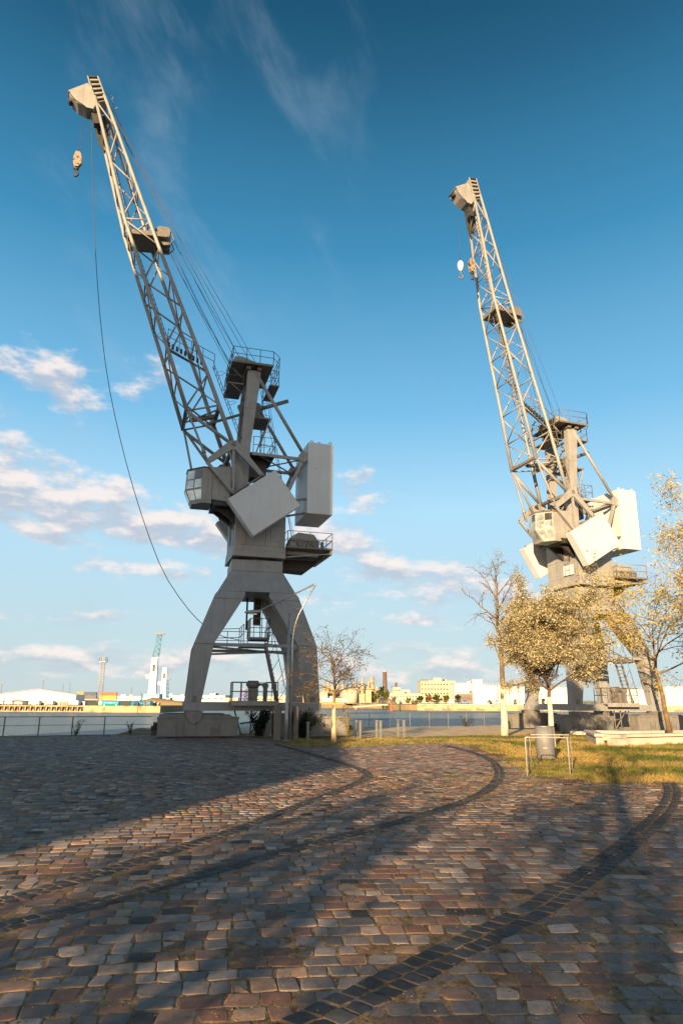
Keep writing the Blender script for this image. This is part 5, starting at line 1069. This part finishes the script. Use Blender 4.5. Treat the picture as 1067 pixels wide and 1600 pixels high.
# lattice tower, masts
def lattice(loc, h, w0, w1, m, label, name='lattice_tower', cat='tower', n_=14, r_=.09, top=True):
    e = empty(name, loc, 0, label=label, category=cat); g = G(); C4 = ((-1, -1), (1, -1), (1, 1), (-1, 1))
    P = lambda i, z: Vector((C4[i % 4][0]*(w0+(w1-w0)*z/h)/2, C4[i % 4][1]*(w0+(w1-w0)*z/h)/2, z))
    for i in range(4): g.tube(P(i, 0), P(i, h), r_, n=4)
    for k in range(n_):
        z0, z1 = h*k/n_, h*(k+1)/n_
        for i in range(4): g.tube(P(i, z0), P(i+1, z1), r_*.6, n=4); g.tube(P(i, z1), P(i+1, z1), r_*.6, n=4)
    obj('frame', g, m, e)
    if top: g = G(); g.box((-w1*1.1, -w1, h), (w1*1.1, w1, h+.3)); rail(g, [(-w1*1.1, -w1, h+.3), (w1*1.1, -w1, h+.3), (w1*1.1, w1, h+.3), (-w1*1.1, w1, h+.3)], 1.6, 1, 1.2, .09, True); obj('platform', g, m, e)
    return e
p = at(152, 1097, 300); lt = at(158, 1029, 300)
lattice((at(156, 1097, 300)[0], 300, 0), lt[2]-1.5, 1.7, 1.2, M['galv_pale'], 'slim pale lattice tower with a small top platform by the containers')
def mast(px_, yt, D, label, head=True):
    p = at(px_, yt, D); e = empty('floodlight_mast', (p[0], D, 0), 0, label=label, category='mast', group='thin masts behind the warehouse'); g = G(); g.tube((0, 0, 0), (0, 0, p[2]), .30, .14, 6); obj('pole', g, M['mid'], e)
    if head: g = G(); g.box((-1.7, -.3, p[2]-.1), (1.7, .3, p[2]+.5)); obj('lamp_bank', g, M['mid'], e)
mast(4, 1067.3, 520, 'floodlight mast at the left picture edge above the warehouse'); mast(69, 1061.6, 520, 'floodlight mast above the warehouse ridge')
mast(100, 1069, 600, 'left of the two bare masts above the warehouse', False); mast(110.5, 1066, 600, 'right of the two bare masts above the warehouse', False); mast(206.5, 1073, 480, 'thin bare mast between the containers and the mobile crane', False)
# mobile harbour cranes
MB_ = mat('crane_light_blue', (.13, .33, .45), .5, 0, .1, 1)
def mobile(px0, D, pts, jib, label):
    base = at(*pts[0], D); e = empty('mobile_harbour_crane', (base[0], D, 0), 0, label=label, category='crane', group='mobile harbour cranes on the far quay'); L_ = lambda x, y: at(x, y, D)-Vector((base[0], D, 0))
    w_ = 1.4 if D < 400 else 1.3
    a, b_ = L_(*pts[1]), L_(*pts[2]); g = G(); g.loft([[a+Vector((i*w_*1.25, j*w_, 0)) for i, j in ((-1,-1),(1,-1),(1,1),(-1,1))], [b_+Vector((i*w_*.95, j*w_*.8, 0)) for i, j in ((-1,-1),(1,-1),(1,1),(-1,1))]]); obj('tower', g, M['white'], e, .05)
    q = a.lerp(b_, .72); g = G(); g.box((q.x-.55, q.y-w_*1.02, q.z-1.6), (q.x+.55, q.y-w_*.9, q.z+1.6)); obj('tower_opening', g, M['dark'], e)
    g = G(); q = a.lerp(b_, .45); g.box((q.x-w_*2.6, q.y-1.2, q.z-.6), (q.x-w_*1.25, q.y+1, q.z+1.3)); obj('cab', g, M['white'], e)
    g = G(); g.box((-4.3, -3, .9), (4.3, 3, a.z)); g.box((-5, -3.5, .3), (5, 3.5, .85)); obj('chassis', g, MB_, e, .05)
    g = G(); g.box((-3.2, -3.1, a.z*.35), (3.2, -3.02, a.z*.6)); obj('white_stripe', g, M['white'], e)
    for xx in (-4, -2.4, 2.4, 4): g = G(); g.tube((xx, -3.6, .5), (xx, -2.9, .5), .55, n=12); obj('wheel', g, M['dark'], e)
    j0, j1 = L_(*jib[0]), L_(*jib[1]); g = G(); t = (j1-j0).normalized(); ax = Vector((1, 0, 0)); by = Vector((0, 1, 0))
    for s1 in (-1, 1):
        for s2_ in (-1, 1): g.tube(j0+ax*s1*1.3+by*s2_, j1+ax*s1*.9+by*s2_*.7, .16, n=4)
    for k in range(9):
        u0, u1 = k/9, (k+1)/9; s1 = 1 if k % 2 else -1
        for s2_ in (-1, 1): g.tube(j0.lerp(j1, u0)+ax*s1*(1.3-.4*u0)+by*s2_, j0.lerp(j1, u1)-ax*s1*(1.3-.4*u1)+by*s2_*.8, .12, n=4)
    obj('jib', g, MB_, e)
    g = G(); g.box((j1.x-2.2, j1.y-.6, j1.z-.2), (j1.x+2.2, j1.y+.6, j1.z+.5)); obj('jib_head', g, M['mid'], e)
mobile(236, 330, [(237, 1097), (238.5, 1084), (243, 1028)], [(243.8, 1026), (250, 991)], 'tall white mobile crane with a light blue lattice jib across the water')
mobile(256, 420, [(256.5, 1097), (255.5, 1090), (258.5, 1043)], [(260.5, 1092), (260.5, 1062)], 'shorter white mobile crane partly hidden behind the taller one')
building('low_hall', 184, 252, 1088.5, 500, 30, MW, 'long low white hall behind the turquoise drums')
building('low_hall', 263, 300, 1087.5, 520, 30, MW, 'white hall with a flat roof just left of the left crane', rows=1, cols=6, wy0=.4, wy1=.8)
MO = mat('orange_paint', (.6, .2, .05), .5)
crate(238, 242.5, 1097.5, 212, MO, 'orange crate beside the right drum on the far quay'); crate(244, 248, 1099, 212, mat('sand_paint', (.55, .4, .25), .6), 'sand coloured crate at the end of the far quay')
# mid shore seen through the left crane
building('low_hall', 302, 352, 1087, 430, 25, MW, 'long white hall seen through the left crane legs', rows=1, cols=5, wy0=.3, wy1=.7)
building('low_hall', 352, 372, 1091, 420, 20, MC, 'low cream shed seen behind the railing of the left crane')
building('blue_hall', 374, 398, 1077, 420, 20, mat('violet_blue_cladding', (.10, .13, .35), .5), 'violet blue hall seen behind the winch motor of the left crane', rows=3, cols=5, win='glass_dark', wy0=.1, wy1=.95)
building('low_hall', 399, 452, 1089, 410, 20, MC, 'cream hall seen under the left crane beside its stair', rows=1, cols=6, wy0=.3, wy1=.7)
building('low_hall', 455, 512, 1088, 360, 20, mat('ochre_render', (.45, .30, .14), .8), 'ochre hall partly hidden by the weeping tree', rows=1, cols=6, wy0=.3, wy1=.7)
e = lattice((at(475, 1090, 380)[0], 380, 0), at(475, 1054, 380)[2], 5.0, .8, M['refin'], 'tapering lattice mast seen between the left crane legs', n_=7, r_=.22, top=False)
# refinery
r = random.Random(9)
e = empty('refinery', (at(545, 1090, 420)[0], 420, 0), 0, label='sunlit refinery with towers and pipework behind the weeping tree', category='refinery'); X0 = e.location.x
for (x0_, yt, rad_) in ((507, 1070, 1.6), (513, 1063, 1.1), (520, 1072, 2.0), (528, 1068, 1.2), (536, 1066, 1.0), (551, 1062, 1.2), (562, 1067, 1.5), (566, 1058, 1.1), (573, 1070, 1.8), (581, 1056, 1.7), (589, 1072, 1.3), (543, 1070, .9), (558, 1072, 1.3), (576, 1064, .8)):
    p = at(x0_, yt, 420+r.random()*12); g = G(); xx = p[0]-X0; yy = p[1]-420; g.path([(xx, yy, 0), (xx, yy, p[2]*.6), (xx, yy, p[2]*.62), (xx, yy, p[2]*.95), (xx, yy, p[2])], [rad_, rad_, rad_*.75, rad_*.75, rad_*.3], 12)
    for k in range(3): z = p[2]*(.3+.22*k); g.path([(xx, yy, z), (xx, yy, z+.25)], rad_*1.5, 10)
    obj('column', g, M['refin'], e)
g = G()
for k in range(16):
    p = at(505+k*5.6, 1076+r.random()*8, 425); q = at(505+k*5.6+8, 1076+r.random()*8, 425); g.tube((p[0]-X0, 5, p[2]), (q[0]-X0, 6, q[2]), .25, n=5); g.tube((p[0]-X0, 5, 0), (p[0]-X0, 5, p[2]), .22, n=4)
    g.box((p[0]-X0, 4, p[2]-.2), (p[0]-X0+3.4, 6, p[2])); g.box((p[0]-X0, 4, p[2]*.5-.2), (p[0]-X0+3, 6, p[2]*.5))
obj('pipe_rack', g, M['refin'], e)
for x0_, x1_, yt in ((500, 512, 1081), (540, 556, 1080), (561, 570, 1084), (571, 580, 1078)):
    g = G(); p, q = at(x0_, 1090, 418), at(x1_, yt, 418); g.box((p[0]-X0, -3, 0), (q[0]-X0, 3, q[2])); obj('block', g, M['refin'], e)
e = empty('storage_tank', (at(547.5, 1090, 330)[0], 330, 0), 0, label='squat cream round tank with a flat roof among the refinery towers', category='tank')
zt = at(547, 1078, 330)[2]; rr_ = (at(559, 1090, 330)[0]-at(536, 1090, 330)[0])/2; g = G(); g.path([(0, 0, 0), (0, 0, zt)], rr_, 28); obj('shell', g, MC, e); g = G(); g.path([(0, 0, zt), (0, 0, zt+.2), (0, 0, zt+.9)], [rr_*1.03, rr_*1.03, rr_*.15], 28); obj('roof', g, M['refin'], e)
building('low_hall', 503, 541, 1092, 300, 8, M['white'], 'low white shed on the far shore directly behind the weeping tree')
building('low_hall', 503, 538, 1097, 296, 3, mat('orange_ochre', (.5, .27, .08), .8), 'ochre wall like shed at the water edge behind the weeping tree')
def chim(x, yt, D, rb, label):
    p = at(x, yt, D); e = empty('factory_chimney', (p[0], D, 0), 0, label=label, category='chimney'); g = G(); g.path([(0, 0, 0), (0, 0, p[2])], [rb, rb*.8], 16); obj('stack', g, M['brick'], e); g = G(); g.path([(0, 0, p[2]), (0, 0, p[2]+.5)], rb*.9, 16); obj('rim', g, M['concrete'], e)
chim(601, 1050, 420, 1.5, 'tall dark brown factory chimney left of the cream houses'); chim(618.5, 1066.5, 400, .75, 'short thin dark chimney on the cream houses')
building('office_block', 609, 657, 1084.5, 345, 12, MC, 'long low cream building with small windows by the water', rows=2, cols=10, ww=.35)
building('office_block', 614, 625, 1073.5, 362, 10, MC, 'small cream tower house with a brown roof gable', rows=2, cols=3, roofm='redbrown', wy0=.45)
building('office_block', 626, 640, 1078.5, 362, 10, MC, 'cream house wing right of the small tower house', rows=1, cols=4, wy0=.5)
e, W_, H_ = building('office_block', 657.5, 710.5, 1064.5, 440, 16, mat('yellow_render', (.62, .50, .30), .8, 0, .06, .3, streak=.2), 'large four storey cream office block with rows of windows', rows=4, cols=11, wy0=.12, wy1=.95, ww=.5, wh=.36)
g = G(); g.box((-W_*.1, 2, H_+.25), (W_*.12, 10, H_+2)); obj('roof_house', g, MC, e)
g = G(); g.box((-W_*.45, 3, H_+.25), (-W_*.25, 9, H_+1)); obj('roof_house', g, M['redbrown'], e)
building('white_hall', 711, 742, 1068, 400, 18, MW, 'white hall between the cream office block and the white tanks', rows=3, cols=6, wh=.25, win='mid')
building('white_hall', 738, 753, 1062.5, 420, 12, MW, 'tall white block rising behind the first white tanks')
building('dark_shed', 716, 737, 1084.5, 335, 4, M['mid'], 'long dark low shed in front of the white hall', rows=1, cols=7, win='redbrown')
# white tanks row
edges = [740.5, 760, 777, 785, 796.5, 798.5, 809.5, 811.5, 820, 825, 845, 847, 855, 857, 866, 868, 879, 881, 893]
wl_ = [(740.5, 758.5, 1070), (759.5, 776.5, 1071.5), (779, 784, 1071), (786, 795.5, 1074), (798, 809.5, 1073.5), (812, 820, 1074), (824, 834, 1075), (843, 854, 1075), (856, 867, 1075), (869, 880, 1075), (882, 893, 1075),
       (948, 962, 1076), (964, 970, 1077), (979, 984, 1078), (986, 993, 1078), (995, 1001, 1078), (1003, 1010, 1078), (1012, 1020, 1078), (1041, 1053, 1074), (1056, 1075, 1074)]
ords = ['first', 'second', 'third', 'fourth', 'fifth', 'sixth', 'seventh', 'eighth', 'ninth', 'tenth', 'eleventh', 'twelfth', 'thirteenth', 'fourteenth', 'fifteenth', 'sixteenth', 'seventeenth', 'eighteenth', 'nineteenth', 'twentieth']
MWT = mat('white_silo', (.78, .76, .71), .6, 0, .04, .4, streak=.25)
for i, (x0_, x1_, yt) in enumerate(wl_):
    p, q = at(x0_, 1090, 318), at(x1_, yt, 318); W_ = q[0]-p[0]; H_ = q[2]; c = min(.7, W_*.2)
    e = empty('white_silo', ((p[0]+q[0])/2, 318, 0), 0, label='white steel silo on the right far shore, %s from the left in its row' % ords[i], category='silo', group='white silos along the right far shore')
    g = G(); g.prism([(-W_/2, c), (-W_/2+c, 0), (W_/2-c, 0), (W_/2, c), (W_/2, W_-c), (W_/2-c, W_), (-W_/2+c, W_), (-W_/2, W_-c)], 0, H_, 2); obj('shell', g, MWT, e)
    g = G(); g.box((-W_/2*.9, .3, H_), (W_/2*.9, W_*.9, H_+.3)); rail(g, [(-W_/2*.9, .4, H_+.3), (W_/2*.9, .4, H_+.3)], .8, 0, 1.5, .05); obj('roof', g, MC, e)
g = G(); p, q = at(738, 1090, 330), at(900, 1090, 330); g.box((p[0], 336, 0), (q[0], 338, 6.2)); obj('dark_wall', g, M['mid'], label='dark wall standing behind the row of white silos', category='wall')
# fence and parked vans on the right far quay
e = empty('quay_railing', (at(700, 1097, 287)[0], 287.2, .3), label='fine railing on top of the right far quay wall', category='railing'); g = G(); rail(g, [(-18, 0, 0), (75, 0, 0)], 1.2, 1, 3.0, .05); obj('rail', g, M['galv_pale'], e)
for x0_, x1_, m_, lb in ((720, 733, mat('dull_blue', (.12, .16, .28), .6), 'blue grey van parked on the right far quay'), (772, 782, mat('pale_blue', (.35, .5, .58), .5), 'pale blue van parked before the white silos'), (701.5, 709, M['white'], 'white van parked below the office block')):
    p, q = at(x0_, 1097, 292), at(x1_, 1093.0, 292); W_ = q[0]-p[0]; H_ = 2.2
    e = empty('parked_van', ((p[0]+q[0])/2, 292, .0), 0, label=lb, category='van'); g = G(); g.prism([(-W_/2, .35), (W_/2, .35), (W_/2, H_*.6), (W_/2-.9, H_), (-W_/2, H_)], 0, 2); obj('body', g, m_, e, .04)
    for xx in (-W_/2+.6, W_/2-.6): g = G(); g.tube((xx, -.04, .34), (xx, .2, .34), .34, n=12); obj('wheel', g, M['dark'], e)
    g = G(); g.box((-W_/2*.6, -.03, H_*.6), (W_/2-1, .01, H_*.85)); obj('window', g, M['glass_dark'], e)
# far trees and bushes: many leaf clumps
def far_tree(x, yt, wpx, D, cols, seed, label, name='far_tree', cat='tree', trunk=True, ybase=None):
    p = at(x, yt, D); H_ = p[2]; R2 = wpx/1100*D/2; r = random.Random(seed); e = empty(name, (p[0], D, 0), 0, label=label, category=cat); cb_ = H_*.15 if trunk else 0
    g = G(); g.path([(0, 0, -.1), (0, 0, H_*.5)], [.25, .12], 6)
    for k in range(5): a = k*1.3; g.tube((0, 0, H_*(.25+.05*k)), (math.cos(a)*R2*.5, math.sin(a)*R2*.5, H_*(.5+.06*k)), .1, .04, 4)
    obj('trunk', g, M['mid'], e); V, Fc, C = [], [], []
    cl = [(r.gauss(0, .38)*R2, r.gauss(0, .38)*R2, cb_+(H_-cb_)*r.uniform(.12, .88), r.uniform(.16, .32)) for _ in range(22)]
    for k in range(2600):
        cx_, cy_, cz_, cr2 = cl[r.randrange(len(cl))]; s0 = R2*cr2; v = Vector((r.gauss(0, 1), r.gauss(0, 1), r.gauss(0, 1))).normalized()*s0*r.uniform(.7, 1.15)
        c = Vector((cx_, cy_, cz_))+Vector((v.x, v.y, v.z*min(1.2, H_/(2*R2)))); 
        if c.z > H_ or c.z < 0: continue
        a = Vector((r.gauss(0, 1), r.gauss(0, 1), r.gauss(0, 1))).normalized(); b_ = a.orthogonal().normalized(); s_ = .22*r.uniform(.6, 1.3)*(D/330); col = cols[r.randrange(len(cols))]
        o_ = len(V); V += [tuple(c-a*s_), tuple(c+b_*s_*.6), tuple(c+a*s_), tuple(c-b_*s_*.6)]; Fc.append((o_, o_+1, o_+2, o_+3)); C += [*col, 1]*4
    me = bpy.data.meshes.new('crown'); me.from_pydata(V, [], Fc); ca = me.color_attributes.new('tone', 'FLOAT_COLOR', 'POINT'); ca.data.foreach_set('color', C); me.materials.append(M['leaf']); oc = bpy.data.objects.new('crown', me); COL.objects.link(oc); oc.parent = e
GR = [(.06, .10, .02), (.09, .13, .03), (.05, .07, .02)]; GY = [(.14, .17, .03), (.10, .15, .03), (.2, .18, .04)]
for a_ in ((595, 1071, 13, 325, GR, 1, 'tall dark green tree below the brown chimney'), (604, 1077, 10, 322, GY, 2, 'yellow green tree right of the dark green one'), (587, 1083, 9, 320, GY, 3, 'low olive tree left of the tall dark green one'),
           (656, 1087, 10, 310, GR, 4, 'round green tree left of the red leaved tree'), (681, 1085, 18, 310, GR, 5, 'wide green tree in front of the office block'), (697, 1086, 12, 312, GY, 6, 'green tree at the right end of the office block'), (715, 1085, 12, 312, GR, 7, 'green tree before the white hall'),
           (669, 1083, 12, 318, [(.22, .09, .05), (.3, .13, .07)], 8, 'small red leaved tree in front of the office block'), (638, 1090, 12, 305, GY, 9, 'bushy tree on the bank by the low cream building'), (1060, 1073, 12, 330, GR, 10, 'dark tree at the right edge beyond the water')): far_tree(*a_)
for a_ in ((648, 1094, 14, 300, GY, 11, 'low green bush at the left end of the right quay wall'), (765, 1092, 6, 305, GR, 12, 'small clipped bush below the second silo'), (804, 1092, 6, 305, GY, 13, 'small clipped bush below the fifth silo'), (848, 1091, 7, 305, GR, 14, 'small clipped bush below the eighth silo'), (1012, 1092, 7, 305, GR, 15, 'small bush near the yellow willow trunk')): far_tree(*a_, name='bush', cat='bush', trunk=False)
# footbridge and markers
e = empty('footbridge', (at(590, 1100, 300)[0], 300, 0), 0, label='pale low footbridge with railing over the inlet in the middle', category='bridge'); X0 = e.location.x
P_ = [at(552, 1104.5, 300), at(575, 1103, 300), at(600, 1101, 300), at(625, 1102.5, 300)]; g = G()
for a, b_ in zip(P_, P_[1:]): g.beam((a[0]-X0, 0, a[2]), (b_[0]-X0, 0, b_[2]), .5, 2.5, (0, 1, 0))
obj('deck', g, M['bench'], e); g = G()
for a, b_ in zip(P_, P_[1:]): rail(g, [(a[0]-X0, -1, a[2]+.2), (b_[0]-X0, -1, b_[2]+.2)], 1.1, 1, 1.4, .05)
obj('railing', g, M['galv_pale'], e)
for x in (556, 612): g = G(); p = at(x, 1103, 300); g.box((p[0]-X0-.4, -.6, -2.6), (p[0]-X0+.4, .6, p[2]-.2)); obj('pier', g, M['quay_tan'], e)
p = at(611.5, 1100, 262); e = empty('channel_marker', (p[0], 262, -2.2), label='rust red conical channel marker standing in the water', category='marker'); g = G(); g.path([(0, 0, -.3), (0, 0, .4), (0, 0, 1.6), (0, 0, 3.2), (0, 0, 3.5)], [.8, .75, .45, .35, .1], 12); obj('body', g, mat('marker_red', (.45, .10, .05), .6), e); g = G(); g.path([(0, 0, 3.4), (0, 0, 4.0)], .15, 8); obj('top_mark', g, M['redbrown'], e)
p = at(624.5, 1094, 262); e = empty('mooring_pile', (p[0], 262, -2.2), label='slim dark mooring pile with a white head right of the red marker', category='pile'); g = G(); g.tube((0, 0, -.3), (0, 0, 4.2), .2, n=8); obj('pile', g, M['dark'], e); g = G(); g.box((-.5, -.3, 3.9), (.5, .3, 4.6)); obj('head', g, M['white'], e)
# harbour basin structures left of centre
g = G(); g.path([Vector((x, 0, z)) for x, z in ((-12, 0), (-6, 1.0), (0, .7), (6, .4), (12, -.2))], [1.5, 2.6, 2.2, 1.6, .6], 8); o = obj('mound', g, M['bank'], kind='structure'); o.location = (at(262, 1104, 240)[0], 243, -1.6)
building('quay_shed', 500, 540, 1100, 292, 2, M['quay_tan'], 'low tan pier wall behind the weeping tree trunk', cat='pier', roof=False)
